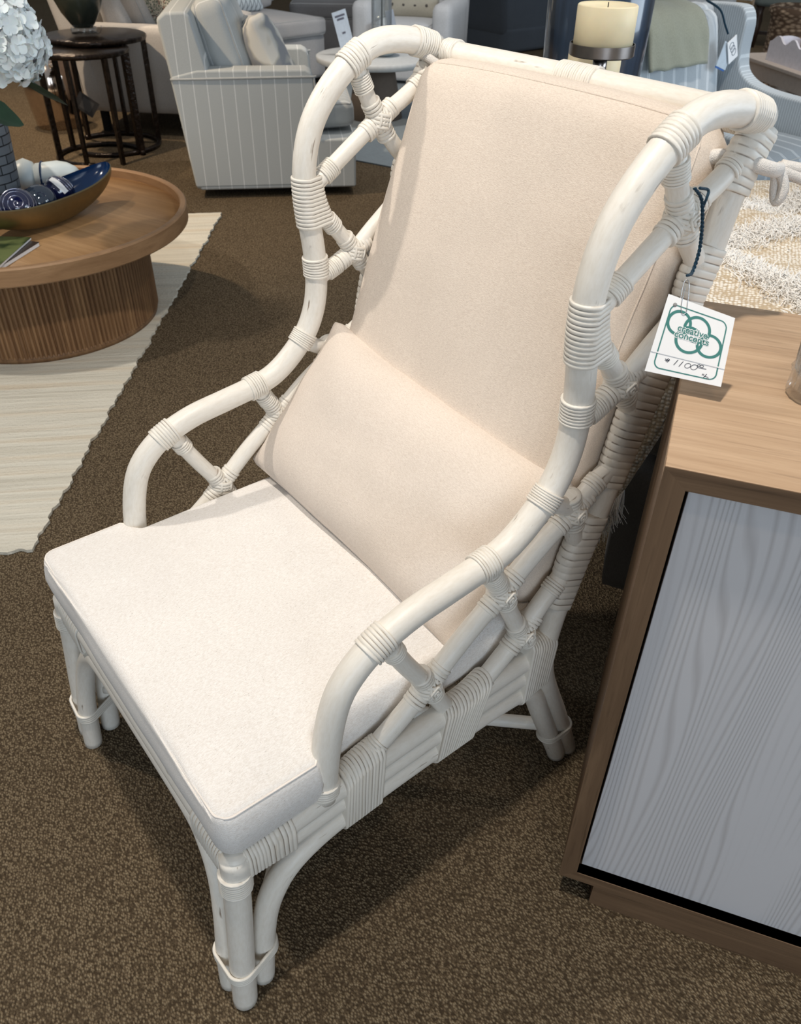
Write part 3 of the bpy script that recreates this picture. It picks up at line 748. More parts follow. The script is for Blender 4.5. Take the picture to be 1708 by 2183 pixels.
yp = [(.337, .7085, 1.1187), (.339, .722, 1.107), (.341, .728, 1.094), (.343, .734, 1.07), (.344, .7385, 1.041), (.348, .728, 1.018), (.3595, .700, 1.0235)]
for ph in (0, PI):
    pts = cr([Vector(p)-TGO for p in yp], .0012)
    pts = [p+Vector((math.cos(i*.75+ph), math.sin(i*.75+ph), 0))*.0011 for i, p in enumerate(pts)]
    mb.tube(pts, .0014, 6)
pts = cr([Vector(p)-TGO for p in ((.341, .729, 1.096), (.344, .727, 1.106), (.340, .733, 1.113), (.339, .7155, 1.118))], .002); mb.tube(pts, .0018, 6)
mb.build('yarn_loop', M_YARN, TAG)

# ---------------------------------------------------------------- daybed and throw behind the sideboard
M_DGREY = m_fabric('dark_grey_upholstery', lin(96, 94, 92), scale=260, bump=.3)
DB = empty('daybed', (.554, .54, 0), CY, 'dark grey upholstered daybed behind the sideboard, mostly under a shaggy throw', 'daybed')
def rbox(name, a, b, mat, parent, r=.03, puff=.0, sub=10, wob=.002, pipe=None, seed=0, M=None, pinch=0):
    a, b = Vector(a), Vector(b); c = (a+b)/2; d = b-a
    return cushion(name, mat, d.x, d.y, d.z, r, puff, parent, sub, (M or Matrix())@Matrix.Translation(c), wob=wob, pipe=pipe, seed=seed, pinch=pinch)
rbox('base', (-.115, .672, .11), (.95, 2.15, .46), M_DGREY, DB, .03)
rbox('mattress', (-.11, .69, .455), (.94, 2.10, .665), M_DGREY, DB, .05, .02)
for q in ((-.03, .72), (-.03, 2.05), (.88, .72), (.88, 2.05)):
    MB().box((q[0], q[1], 0), (q[0]+.05, q[1]+.05, .12)).build('leg', M_BLACK, DB)
s = NT('woven_throw')
v = s.coord('Object'); vo = s.n('ShaderNodeTexVoronoi'); s.l(v, vo.inputs['Vector']); vo.inputs['Scale'].default_value = 130; vo.inputs['Randomness'].default_value = .45
n1 = s.noise(v, 14, 3); d_ = vo.outputs['Distance']
s.color(s.mix(s.ramp(d_, [(.25, (0, 0, 0, 1)), (.6, (1, 1, 1, 1))]), s.ramp(n1, [(.35, lin(238, 230, 216)), (.65, lin(246, 241, 232))]), lin(192, 174, 148)))
s.bump(s.math('SUBTRACT', 1.0, d_), .9, .004); M_THROW = s.set(.95, 0, .1)
M_SHAG = m_plain('shag_pile', lin(248, 244, 238), .95, spec=.1, var=.05)
TH = empty('woven_throw', (.554, .54, 0), CY, 'cream woven throw with raised shaggy stripes spread over the daybed behind the sideboard', 'throw blanket')
prof = [(.655, .30), (.650, .42), (.652, .56), (.664, .66), (.700, .722), (.78, .742), (.95, .748), (1.15, .742), (1.4, .730), (1.65, .716), (1.88, .704), (2.0, .672), (2.08, .60)]
PR = cr([(0, a, b) for a, b in prof], .012)
def thr(u, i):
    p = PR[i]; x_ = -.150+u*.90
    w = noise.noise(Vector((x_*5, p.y*5, 2)))*.018+noise.noise(Vector((x_*11, p.y*11, 7)))*.006+.010*math.sin(p.y*14+x_*4)
    z = p.z
    return Vector((x_, p.y+(w*.5 if z < .66 else 0), z+(w if z > .6 else w*.2)))
vs = []; fs = []; NU = 70
rows = []
for i in range(len(PR)):
    row = []
    for j in range(NU+1):
        u = j/NU; p = thr(u, i)
        zb_ = .33 if p.x < -.13 else (.33+(p.x+.13)*3.3 if p.x < -.03 else .655)
        if i < len(PR)/3 and p.z < zb_: p = Vector((p.x, p.y, zb_))
        if p.x < -.135 and p.z > .5: p.z -= (-.135-p.x)*2.0
        row.append(p)
    rows.append(row)
for r_ in rows: vs += r_
for i in range(len(PR)-1):
    for j in range(NU): fs.append((i*(NU+1)+j, i*(NU+1)+j+1, (i+1)*(NU+1)+j+1, (i+1)*(NU+1)+j))
mb = MB(); mb.add(vs, fs); to = mb.build('throw_cloth', M_THROW, TH); sm = to.modifiers.new('solid', 'SOLIDIFY'); sm.thickness = .006; sm.offset = 1
def surf(x_, y_):
    i = min(range(len(PR)//4, len(PR)), key=lambda k: abs(PR[k].y-y_)); return thr((x_+.15)/.9, i)
mb = MB(); rnd = random.Random(5)
bands = [((-.14, 1.30), (.20, .84), .050, 3600), ((-.14, 1.16), (.30, 1.52), .050, 3600), ((-.14, 1.50), (.35, 1.88), .065, 4200), ((.20, .84), (.5, 1.2), .03, 500), ((.30, 1.52), (.5, 1.2), .03, 500)]
for (a, b, wd, n_) in bands:
    a, b = Vector(a), Vector(b); d = (b-a).normalized(); pn = Vector((-d.y, d.x))
    for k in range(n_):
        q = a.lerp(b, rnd.random())+pn*rnd.gauss(0, wd*.5)
        p = surf(q.x, q.y)+Vector((0, 0, .004)); L_ = rnd.uniform(.016, .032)
        dr = Vector((rnd.gauss(0, .5), rnd.gauss(0, .5), 1)).normalized(); cu_ = Vector((rnd.gauss(0, .6), rnd.gauss(0, .6), -.3)); sd = dr.cross(Vector((rnd.random(), rnd.random(), .2))).normalized()*.0016; sd2 = dr.cross(sd).normalized()*.0016
        pts = [p, p+dr*L_*.5+cu_*L_*.12, p+dr*L_*.8+cu_*L_*.5]
        vs_ = []
        for h_, q_ in enumerate(pts):
            w_ = (1, .9, .5)[h_]; vs_ += [q_+sd*w_, q_-sd*.5*w_+sd2*w_, q_-sd*.5*w_-sd2*w_]
        mb.add(vs_, [(0, 1, 4, 3), (1, 2, 5, 4), (2, 0, 3, 5), (3, 4, 7, 6), (4, 5, 8, 7), (5, 3, 6, 8), (6, 7, 8)])
tag(mb.build('shag_stripes', M_SHAG, TH), kind='stuff')
mb = MB()
for k in range(150):
    x_ = rnd.uniform(-.150, -.100); z_ = .335+(x_+.13)*2.0+.02; y_ = .648+rnd.uniform(-.008, .008)
    L_ = rnd.uniform(.05, .085)
    mb.tube([(x_, y_, z_), (x_+rnd.gauss(0, .004), y_-.006, z_-L_*.5), (x_+rnd.gauss(0, .009), y_-.004+rnd.gauss(0, .004), z_-L_)], [.0013, .001, .0006], 4, False)
tag(mb.build('fringe', M_SHAG, TH), kind='stuff')

# ---------------------------------------------------------------- rug
s = NT('ribbed_rug')
ex = (.51, .86)
RA = math.atan2(.86, .51)
v = s.coord('Object', scale=(.5, 11, 1)); v3 = s.coord('Object', scale=(2.5, 60, 1)); n1 = s.noise(v, 1.6, 3, .5, .1); n3 = s.noise(v3, 1.0, 3, .6); n4 = s.noise(s.coord('Object'), 90, 3, .7)
c_ = s.ramp(n1, [(.3, lin(205, 199, 184)), (.5, lin(219, 214, 200)), (.68, lin(212, 200, 180))])
s.color(s.mix(1.0, c_, s.ramp(n3, [(.3, (.86, .86, .86, 1)), (.6, (1, 1, 1, 1))]), 'MULTIPLY'))
s.bump(s.math('ADD', n3, s.math('MULTIPLY', n4, .6)), .9, .008); M_RUG = s.set(.95, 0, .1)
rug = empty('wool_rug', (-.954, .088, 0), RA, 'ivory ribbed wool rug with wavy edges under the round coffee table', 'rug')
# local x along (.51,.86); near edge runs toward -x, long side toward +y
mb = MB(); n_ = 200; Lg = 2.68; Wd = 2.3; out = []
def wav(t): return .0035*math.sin(t*70)+.003*math.sin(t*163+1)+.010*noise.noise(Vector((t*9, 3, 1)))
skew = math.radians(8)
def RP(x_, y_): return (x_+y_*math.sin(skew)*1.0, y_)
for i in range(n_): t = i/n_; out.append(RP(wav(t*Lg), t*Lg))
for i in range(n_): t = i/n_; out.append(RP(-t*Wd, Lg+.4*wav(t*Wd)))
for i in range(n_): t = i/n_; out.append(RP(-Wd, Lg*(1-t)))
for i in range(n_): t = i/n_; out.append(RP(-Wd*(1-t), 1.3*wav(t*Wd*.8)))
mb.prism(out, 2, 0.001, .010); mb.build('pile', M_RUG, rug)

# ---------------------------------------------------------------- round coffee table
M_TT = m_wood('table_top_oak', lin(178, 140, 98), lin(150, 114, 76), (2.0, 26, 26), .38, .25, .1)
M_TR = m_wood('table_rim_oak', lin(160, 126, 92), lin(132, 100, 70), (5, 5, 30), .45, .25, .1)
M_TBASE = m_wood('fluted_base_oak', lin(150, 116, 82), lin(104, 74, 50), (30, 30, 2), .5, .3, .15)
ct = empty('round_coffee_table', (-2.355, .622, 0), math.radians(20), 'round light oak coffee table with raised rim and fluted drum base', 'coffee table')
MB().lathe([(0, .384), (.574, .384), (.574, .386), (0, .386)], 96).build('table_top', M_TT, ct)
MB().lathe([(.0, .357), (.592, .357), (.5965, .362), (.5965, .414), (.592, .4195), (.576, .4195), (.572, .415), (.572, .385)], 192, sharp=True).build('rim', M_TR, ct)
MB()._band((.429, .030), (.429, .357), 1920, None, True, lambda a, z: -.009*abs(math.cos(a*80))**5).build('fluted_drum', M_TBASE, ct)
MB().lathe([(0, .0105), (.424, .0105), (.424, .034), (0, .034)], 96).build('base_ring', M_TBASE, ct)

# boat bowl with glass and ceramic pieces
M_BRASS = m_metal('brushed_brass', (.32, .25, .13, 1), .45)
M_BLUE = m_plain('blue_enamel', lin(14, 44, 84), .15, spec=.6)
def bowl_pt(u, a, t=0):  # u 0..1 foot to rim, a angle
    ca, sa = math.cos(a), math.sin(a); L_, W_ = .325, .100
    k = math.sin(u*PI/2)**.9
    zz = .105*(1-math.cos(u*PI/2))**.9+.030*u*abs(ca)**3
    return Vector((ca*(L_*k-t), sa*(W_*k-t), zz+t*.8))
def bowl_mesh(t, flip=False):
    vs = []; fs = []; NA, NR = 96, 20
    for j in range(NR+1):
        for i in range(NA): vs.append(bowl_pt(.12+.88*j/NR, 2*PI*i/NA, t))
    for j in range(NR):
        for i in range(NA): k = (i+1) % NA; fs.append((j*NA+i, j*NA+k, (j+1)*NA+k, (j+1)*NA+i))
    fs.append(tuple(range(NA))); return vs, fs
bw = empty('boat_bowl', (-2.245, .700, .3862), math.atan2(.894, -.447), 'long boat shaped bowl, brass outside and glossy blue inside, on the coffee table', 'bowl')
mb = MB(); mb.add(*bowl_mesh(0)); mb.build('shell', M_BRASS, bw)
mb = MB(); vs, fs = bowl_mesh(.004); mb.add(vs, fs)
NA = 96; rim = MB(); vv = [bowl_pt(1, 2*PI*i/NA, 0) for i in range(NA)]+[bowl_pt(1, 2*PI*i/NA, .004) for i in range(NA)]
mb.build('enamel_lining', M_BLUE, bw); rim.add(vv, [(i, (i+1) % NA, NA+(i+1) % NA, NA+i) for i in range(NA)]); rim.build('lip', M_BRASS, bw)
M_BGLASS = NT('dark_blue_glass'); M_BGLASS.color(lin(22, 26, 62)); M_BGLASS = M_BGLASS.set(.05, 0, .8, Coat_Weight=1.0)
M_SGLASS = NT('smoky_glass'); M_SGLASS.color(lin(38, 50, 66)); M_SGLASS = M_SGLASS.set(.05, 0, .8, Coat_Weight=1.0)
M_SILV = m_metal('pale_ridge', (.6, .6, .72, 1), .15)
bo = Vector((-2.245, .700, .3862)); ba = math.atan2(.894, -.447); bd = Vector((math.cos(ba), math.sin(ba), 0)); bp_ = Vector((-bd.y, bd.x, 0))
def spiral_ball(name, label, s_, w_, z_, r, mat, tilt, turns=4):
    c = bo+bd*s_+bp_*w_+Vector((0, 0, z_)); e = empty(name, c, 0, label, 'glass ornament', 'blue glass ornaments in the boat bowl')
    M = Vector(tilt).normalized().to_track_quat('Z', 'Y').to_matrix().to_4x4()
    mb = MB(); prof = [(r*math.sin(PI*k/30), -r*math.cos(PI*k/30)*.86) for k in range(31)]; prof[0] = (0, prof[0][1]); prof[-1] = (0, prof[-1][1])
    mb.lathe(prof, 48, M, rmod=lambda a, z: .0012*math.sin(z*420+a)); mb.build('glass_body', mat, e)
    mb = MB(); pts = []
    for k in range(160):
        t = k/159; th = t*PI*.52; a = t*turns*2*PI
        pts.append(M @ Vector((r*1.005*math.sin(th)*math.cos(a), r*1.005*math.sin(th)*math.sin(a), r*.87*math.cos(th))))
    mb.tube(pts, .0012, 5); mb.build('spiral_ridge', M_SILV if mat is M_BGLASS else M_BGLASS, e); return e
cd = (CPOS-bo).normalized()
spiral_ball('glass_ornament', 'dark blue spiral glass ball nearest the woven vase in the bowl', -.145, -.01, .098, .062, M_BGLASS, cd+Vector((0, 0, .3)), 5)
spiral_ball('glass_ornament', 'smoky grey-blue swirled glass ball in the middle of the bowl', -.045, -.012, .092, .055, M_SGLASS, cd+Vector((.3, .3, .5)), 1.6)
e = spiral_ball('glass_ornament', 'ribbed blue glass ornament with a white sticker toward the bowl tip', .065, .005, .092, .056, M_BGLASS, bd*.8+Vector((0, 0, .3)), 6)
st = MB(); M = (cd+Vector((0, 0, .6))).normalized().to_track_quat('Z', 'Y').to_matrix().to_4x4() @ Matrix.Rotation(2.2, 4, 'Z')
vs = []; fs = []
for i in range(9):
    for j in range(3):
        a = (i/8-.5)*1.3; b = (j/2-.5)*.36; vs.append(M @ (Vector((math.sin(a), math.sin(b)*math.cos(a), math.cos(a)*math.cos(b)))*.0595))
for i in range(8):
    for j in range(2): fs.append((i*3+j, i*3+j+1, (i+1)*3+j+1, (i+1)*3+j))
st.add(vs, fs); st.build('sticker', M_PAPER, e)
M_CER = m_plain('textured_white_ceramic', lin(216, 226, 228), .35, var=.03, scale=25)
sc = empty('ceramic_shell', (-2.52, .735, .3862), math.radians(62), 'white textured ceramic shell ornament lying behind the boat bowl', 'ornament')
M = Matrix.Translation((.10, .0, .085)) @ Matrix.Rotation(PI/2, 4, 'Y')
MB().lathe([(0, .085), (.02, .082), (.042, .065), (.056, .035), (.062, .0), (.060, -.05), (.055, -.08), (0, -.085)], 40, M, rmod=lambda a, z: .0015*math.sin(a*7+z*60)).build('shell_body', M_CER, sc)
MB().lathe([(.0625, -.052), (.0645, -.055), (.0625, -.058)], 40, M).build('blue_line', M_BLUE, sc)
MB().lathe([(0, -.06), (.03, -.075), (.062, -.09), (.075, -.12), (.06, -.16), (.03, -.185), (0, -.19)], 40, M).build('shell_opening', M_CER, sc)
# magazines
mg = empty('magazine', (-2.065, .425, .3862), math.radians(50), 'thin green covered magazine, topmost of the two on the coffee table edge', 'magazine')
s = NT('cover_green'); nz = s.noise(s.coord(), 14, 3); s.color(s.ramp(nz, [(.4, lin(46, 62, 38)), (.6, lin(110, 120, 76))])); M_CVG = s.set(.35)
MB().box((-.12, -.16, .0145), (.10, .10, .021)).build('pages', M_PAPER, mg); MB().box((-.121, -.161, .021), (.101, .101, .0222)).build('cover', M_CVG, mg)
mg = empty('magazine', (-2.055, .430, .3862), math.radians(40), 'thicker dark covered magazine underneath the green one on the coffee table', 'magazine')
MB().box((-.12, -.16, .0), (.105, .105, .012)).build('pages', M_PAPER, mg); MB().box((-.122, -.162, .012), (.107, .107, .0135)).build('cover', m_plain('cover_dark', lin(60, 52, 48), .35), mg)

# woven vase with hydrangea
s = NT('woven_grey'); v = s.coord('UV'); bt = s.n('ShaderNodeTexBrick'); s.l(s.coord('UV', scale=(1, 1, 1)), bt.inputs['Vector'])
bt.inputs['Scale'].default_value = 1; bt.inputs['Brick Width'].default_value = .062; bt.inputs['Row Height'].default_value = .030; bt.inputs['Mortar Size'].default_value = .0022; bt.inputs['Color1'].default_value = lin(128, 133, 138); bt.inputs['Color2'].default_value = lin(98, 103, 109); bt.inputs['Mortar'].default_value = lin(36, 38, 42); bt.inputs['Mortar Smooth'].default_value = .4
s.color(bt.outputs[0]); s.bump(s.math('SUBTRACT', 1.0, bt.outputs[1]), 1.0, .006); M_WOV = s.set(.6, 0, .4)
VX, VY = -2.375, .545
vz = empty('woven_vase', (VX, VY, .3862), 0, 'tall grey basket weave vase at the left edge of the coffee table', 'vase')
mb = MB(); N_ = 72; pf = [(.088, 0), (.096, .01), (.101, .08), (.108, .2), (.113, .3), (.112, .36), (.104, .365)]; vs = []; fs = []; uvs = []
for r_, z_ in pf:
    for i in range(N_): a = 2*PI*i/N_; vs.append((r_*math.cos(a), r_*math.sin(a), z_))
for j in range(len(pf)-1):
    for i in range(N_):
        k = (i+1) % N_; fs.append((j*N_+i, j*N_+k, (j+1)*N_+k, (j+1)*N_+i)); u0, u1 = i/N_*.66, (i+1)/N_*.66; uvs.append([(u0, pf[j][1]), (u1, pf[j][1]), (u1, pf[j+1][1]), (u0, pf[j+1][1])])
mb.add(vs, fs, uvs); mb.build('woven_body', M_WOV, vz)
fl = empty('hydrangea', (VX, VY, .74), 0, 'large white hydrangea bloom with dark green leaves leaning out of the woven vase', 'flower')
M_PET = m_plain('white_petal', lin(240, 242, 240), .6, var=.05, scale=15, Subsurface_Weight=.15)
M_LEAF = m_plain('dark_leaf', lin(38, 62, 44), .5, var=.2, scale=20); M_STEM = m_plain('green_stem', lin(70, 92, 52), .6)
HC = Vector((-1.85, .557, 1.03))-Vector((VX, VY, .74)); HR = .128
mb = MB(); rnd = random.Random(2)
for k in range(330):
    z_ = 1-2*(k+.5)/330; a = k*2.39996; d = Vector((math.sqrt(1-z_*z_)*math.cos(a), math.sqrt(1-z_*z_)*math.sin(a), z_))
    if d.z < -.85: continue
    c = HC+d*HR*rnd.uniform(.86, 1.02); d = (d+Vector((rnd.gauss(0, .25), rnd.gauss(0, .25), rnd.gauss(0, .25)))).normalized()
    M = Matrix.Translation(c) @ d.to_track_quat('Z', 'Y').to_matrix().to_4x4() @ Matrix.Rotation(rnd.random()*6, 4, 'Z')
    for q in range(4):
        R_ = M @ Matrix.Rotation(q*PI/2, 4, 'Z'); L_ = rnd.uniform(.021, .028); w_ = L_*.56; cz = rnd.uniform(.002, .006)
        vs_ = [(0, 0, 0), (L_*.35, w_*.75, cz*.6), (L_*.7, w_, cz), (L_, w_*.45, cz*1.3), (L_*1.04, 0, cz*1.6), (L_, -w_*.45, cz*1.3), (L_*.7, -w_, cz), (L_*.35, -w_*.75, cz*.6), (L_*.6, 0, cz*.2)]
        mb.add(vs_, [(0, 1, 8), (1, 2, 8), (2, 3, 8), (3, 4, 8), (4, 5, 8), (5, 6, 8), (6, 7, 8), (7, 0, 8)], M=R_)
tag(mb.build('petals', M_PET, fl), kind='stuff')
MB().lathe([(HR*.8*math.sin(PI*k/16), -HR*.8*math.cos(PI*k/16)) for k in range(17)], 24, Matrix.Translation(HC)).build('flower_core', m_plain('core_green', lin(190, 198, 170), .8), fl)
mb = MB(); mb.tube(cr([(0, 0, -.3), (.05, .01, -.05), (.2, .04, .05), HC*.9], .02), .005, 8); mb.build('stem', M_STEM, fl)
def leaf(mb, base, direc, up, L_, w_):
    d = Vector(direc).normalized(); s_ = d.cross(Vector(up)).normalized(); n__ = s_.cross(d); vs = []; fs = []; N_ = 14
    for i in range(N_+1):
        t = i/N_; wd = w_*math.sin(PI*min(1, t*.97+.03))**.75; dr = -.25*L_*t*t
        for q in (-1, -.5, 0, .5, 1): vs.append(Vector(base)+d*L_*t+n__*(dr-.02*(1-abs(q))*1.0*math.sin(PI*t))+s_*q*wd*(1+.06*math.sin(i*2.6)))
    for i in range(N_):
        for q in range(4): fs.append((i*5+q, i*5+q+1, (i+1)*5+q+1, (i+1)*5+q))
    mb.add(vs, fs)
mb = MB(); leaf(mb, HC+Vector((-.02, .02, -.09)), (.05, .9, -.35), (0, 0, 1), .17, .055); mb.build('leaf', M_LEAF, fl)
mb = MB(); leaf(mb, Vector((.34, -.10, .13)), (.15, .75, -.25), (.5, -.2, 1), .20, .06); mb.build('leaf', M_LEAF, fl)

# ---------------------------------------------------------------- pinstriped swivel armchair
M_STX = m_stripe('pinstripe_side', lin(186, 190, 190), lin(222, 224, 224), 0, .068, .0042)
M_STY = m_stripe('pinstripe_cushion', lin(190, 193, 192), lin(222, 224, 224), 1, .068, .0042)
M_PIPG = m_plain('grey_piping', lin(176, 178, 178), .9)
AC = empty('pinstripe_armchair', (-3.356, 1.808, 0), math.atan2(.858, .513), 'pale grey pinstriped upholstered armchair standing behind the round coffee table', 'armchair')
AW = .80
def side_profile(mb, y0_, y1_, poly): mb.prism(poly, 1, y0_, y1_)
MB().prism([(.0, .045), (.848, .045), (.852, .295), (.0, .295)], 1, .003, AW-.003).build('base', M_STX, AC, bevel=.012)
MB().lathe([(.0, 0), (.26, 0), (.26, .045), (0, .045)], 32, Matrix.Translation((.42, .4, 0))).build('swivel_base', M_BLACK, AC)
for y0_, y1_ in ((0, .135), (AW-.135, AW)):
    MB().prism([(-.02, .06), (.62, .06), (.648, .30), (.642, .58), (.632, .612), (.60, .628), (.06, .628), (-.07, .60), (-.075, .58)], 1, y0_, y1_).build('arm', M_STX, AC, bevel=.012)
    mb = MB()
    yy = y0_ if y0_ == 0 else y1_
    mb.tube(cr([(-.076, yy, .587), (.2, yy-.002, .590), (.62, yy-.002, .594), (.642, yy, .585), (.65, yy, .45), (.65, yy, .31)], .02), .0055, 6); mb.build('arm_piping', M_PIPG, AC)
MB().prism([(-.02, .05), (.06, .05), (.12, .60), (.06, .86), (.035, .882), (-.06, .878), (-.105, .850), (-.075, .59)], 1, .006, AW-.006).build('backrest', M_STX, AC, bevel=.02)
cushion('seat_cushion', M_STY, .76, AW-.285, .13, .04, .012, AC, 16, Matrix.Translation((.478, AW/2, .372)) @ Matrix.Rotation(math.radians(-2), 4, 'Y'), pipe=M_PIPG, pipe_r=.004)
cushion('back_cushion', M_STY, .46, AW-.30, .17, .06, .05, AC, 16, Matrix.Translation((.185, AW/2, .70)) @ Matrix.Rotation(math.radians(-106), 4, 'Y'), pipe=M_PIPG, pipe_r=.004, seed=4, wob=.008)
s = NT('shell_print'); v = s.coord('Object'); wvv = s.n('ShaderNodeTexWave', wave_type='RINGS'); s.l(v, wvv.inputs['Vector']); wvv.inputs['Scale'].default_value = 5; wvv.inputs['Distortion'].default_value = 9; wvv.inputs['Detail'].default_value = 2
s.color(s.ramp(wvv.outputs[0], [(.2, lin(150, 152, 156)), (.5, lin(190, 188, 180)), (.8, lin(214, 212, 206))])); M_SHELL = s.set(.9, 0, .15)
def place(o, fr, loc, rot):
    o.matrix_world = Matrix.Translation(fr.location) @ Matrix.Rotation(fr.rotation_euler.z, 4, 'Z') @ Matrix.Translation(loc) @ rot
p = cushion('throw_pillow', M_SHELL, .42, .42, .10, .03, .055, None, 16, wob=.008, pinch=.06, seed=8)
place(p, AC, (.40, .34, .622), Matrix.Rotation(math.radians(18), 4, 'Z') @ Matrix.Rotation(math.radians(-112), 4, 'Y') @ Matrix.Rotation(math.radians(8), 4, 'Z'))
tag(p, 'taupe and grey marbled throw pillow on the pinstriped armchair', 'pillow')

# ---------------------------------------------------------------- generic upholstered seat, faces +x, width along y
def seat(name, loc, rz, label, cat, D=.9, Wd=.8, arm_h=.62, arm_t=.16, back_h=.85, seat_h=.45, base_z=.12, mat=None, mat2=None, ncush=1, leg='leg', arms=True, back=True, back_rake=.12, group=None, skirt=False, r=.04, seat_over=.0, legmat=None, round_arm=0.0):
    e = empty(name, loc, rz, label, cat, group); mat2 = mat2 or mat
    rbox('base', (0.02, 0.01, base_z), (D-.01, Wd-.01, seat_h-.12), mat, e, .02, sub=8)
    if arms:
        for y0_, y1_ in ((0, arm_t), (Wd-arm_t, Wd)):
            rbox('arm', (.03, y0_, base_z), (D-.04, y1_, arm_h), mat, e, max(r, round_arm), .0, sub=10)
    if back:
        M = Matrix.Translation((.0, 0, base_z)) @ Matrix.Shear('XY', 4, (0, 0)); M[0][2] = -back_rake
        rbox('backrest', (.0, .0, 0), (.17, Wd, back_h-base_z), mat, e, r, .0, sub=10, M=M)
    a0, a1 = (arm_t if arms else .01), (Wd-arm_t if arms else Wd-.01); w_ = (a1-a0)/ncush; b0 = .15 if back else .02
    for k in range(ncush):
        rbox('seat_cushion', (b0, a0+w_*k+.004, seat_h-.13), (D+seat_over, a0+w_*(k+1)-.004, seat_h), mat2, e, .035, .015, sub=10, pipe=M_PIPG)
        if back:
            cushion('back_cushion', mat2, back_h-seat_h, w_-.02, .15, .05, .03, e, 10, Matrix.Translation((b0+.05, a0+w_*(k+.5), (back_h+seat_h)/2)) @ Matrix.Rotation(math.radians(-100), 4, 'Y'), seed=k)
    if skirt:
        rbox('skirt', (0, -.005, .01), (D+.005, Wd+.005, base_z+.1), mat, e, .01, sub=6)
    else:
        for (a, b) in ((.06, .05), (.06, Wd-.09), (D-.1, .05), (D-.1, Wd-.09)):
            MB().box((a, b, 0), (a+.045, b+.045, base_z+.01)).build(leg, legmat or M_BLACK, e)
    return e
M_LIN = m_fabric('pale_linen', lin(196, 190, 184), scale=200, bump=.25)
M_LIN2 = m_fabric('soft_grey_linen', lin(190, 188, 188), scale=200, bump=.25)
M_WHT = m_fabric('white_linen', lin(228, 229, 231), scale=200, bump=.25)
M_BLU = m_fabric('slate_blue_linen', lin(92, 99, 108), scale=200, bump=.25)
M_GRYD = m_fabric('charcoal_linen', lin(124, 124, 126), scale=200, bump=.25)
F1 = math.atan2(.718, .696)
SF = seat('sofa', (-5.11, 1.885, 0), F1, 'pale cream linen sofa behind the dark nesting tables, arm side to the camera', 'sofa', D=.98, Wd=.98, arm_h=.64, arm_t=.17, back_h=.90, seat_h=.47, base_z=.13, mat=M_LIN, ncush=1, back_rake=.22)
s = NT('tropical_print'); v = s.coord('Object'); nz = s.noise(v, 16, 2, .5, 2.5); n2 = s.noise(v, 38, 2, .5, 3)
s.color(s.mix(s.ramp(n2, [(.48, (0, 0, 0, 1)), (.52, (1, 1, 1, 1))]), s.ramp(nz, [(.42, lin(36, 78, 62)), (.47, lin(224, 218, 205)), (.56, lin(224, 218, 205)), (.6, lin(156, 84, 66))], 'CONSTANT'), s.ramp(nz, [(.5, lin(224, 218, 205)), (.53, lin(58, 66, 58))], 'CONSTANT'))); M_TROP = s.set(.9, 0, .15)
p = cushion('throw_pillow', M_TROP, .48, .48, .12, .03, .05, None, 16, pinch=.05, seed=2); place(p, SF, (.50, .36, .715), Matrix.Rotation(math.radians(70), 4, 'Z') @ Matrix.Rotation(math.radians(-114), 4, 'Y')); tag(p, 'tropical leaf print pillow leaning inside the cream sofa arm', 'pillow')
p = cushion('throw_pillow', M_LIN, .50, .50, .13, .03, .05, None, 16, pinch=.05, seed=5, pipe=M_PIPG); place(p, SF, (.22, .40, .74), Matrix.Rotation(math.radians(55), 4, 'Z') @ Matrix.Rotation(math.radians(-112), 4, 'Y')); tag(p, 'plain cream pillow with piping on the sofa behind the table lamp', 'pillow')
p = cushion('throw_pillow', M_TROP, .46, .46, .12, .03, .05, None, 16, pinch=.05, seed=12); place(p, SF, (.62, .62, .74), Matrix.Rotation(math.radians(60), 4, 'Z') @ Matrix.Rotation(math.radians(-114), 4, 'Y') @ Matrix.Rotation(1.5, 4, 'X')); tag(p, 'second leafy print pillow farther right on the cream sofa', 'pillow')

# ---------------------------------------------------------------- nesting tables, lamp and stool
M_BRZ = NT('hammered_bronze'); nz = M_BRZ.noise(M_BRZ.coord(), 55, 2); M_BRZ.color(M_BRZ.ramp(nz, [(.3, lin(24, 18, 15)), (.7, lin(48, 38, 32))])); M_BRZ.bump(nz, .8, .004); M_BRZ = M_BRZ.set(.28, .6, .5)
def nest(loc, r, h, rz, label, arc0, arc1, legs, name='nesting_table'):
    e = empty(name, loc, rz, label, 'side table', 'pair of nesting tables')
    MB().lathe([(0, h-.028), (r-.006, h-.028), (r, h-.022), (r, h-.006), (r-.006, h), (0, h)], 96, rmod=lambda a, z: .0022*math.cos(a*70) if z < h-.001 else 0).build('table_top', M_BRZ, e)
    rl = r*.93
    for a in legs:
        a = math.radians(a); MB().box((-.016, -.010, .0), (.016, .010, h-.026), Matrix.Translation((rl*math.cos(a), rl*math.sin(a), 0)) @ Matrix.Rotation(a, 4, 'Z')).build('leg', M_BRZ, e)
    mb = MB(); pts = [(rl*math.cos(math.radians(arc0+(arc1-arc0)*k/40)), rl*math.sin(math.radians(arc0+(arc1-arc0)*k/40)), .015) for k in range(41)]
    mb.tube(pts, .015, 8); mb.build('base_ring', M_BRZ, e); return e
nest((-4.68, 1.87, 0), .30, .635, 0, 'taller dark bronze nesting table carrying the lamp, beside the cream sofa', -60, 200, (10, 75, 140, 195))
nest((-4.49, 1.70, 0), .272, .600, 0, 'shorter dark bronze nesting table pushed under the taller one', 60, 330, (8, 65, 130, 200, 270, 320))
M_DKC = m_plain('dark_green_ceramic', lin(46, 52, 46), .22, spec=.6, var=.15, scale=8)
lp = empty('table_lamp', (-4.76, 1.84, .635), 0, 'dark green ceramic lamp on a clear acrylic base, on the taller nesting table', 'lamp')
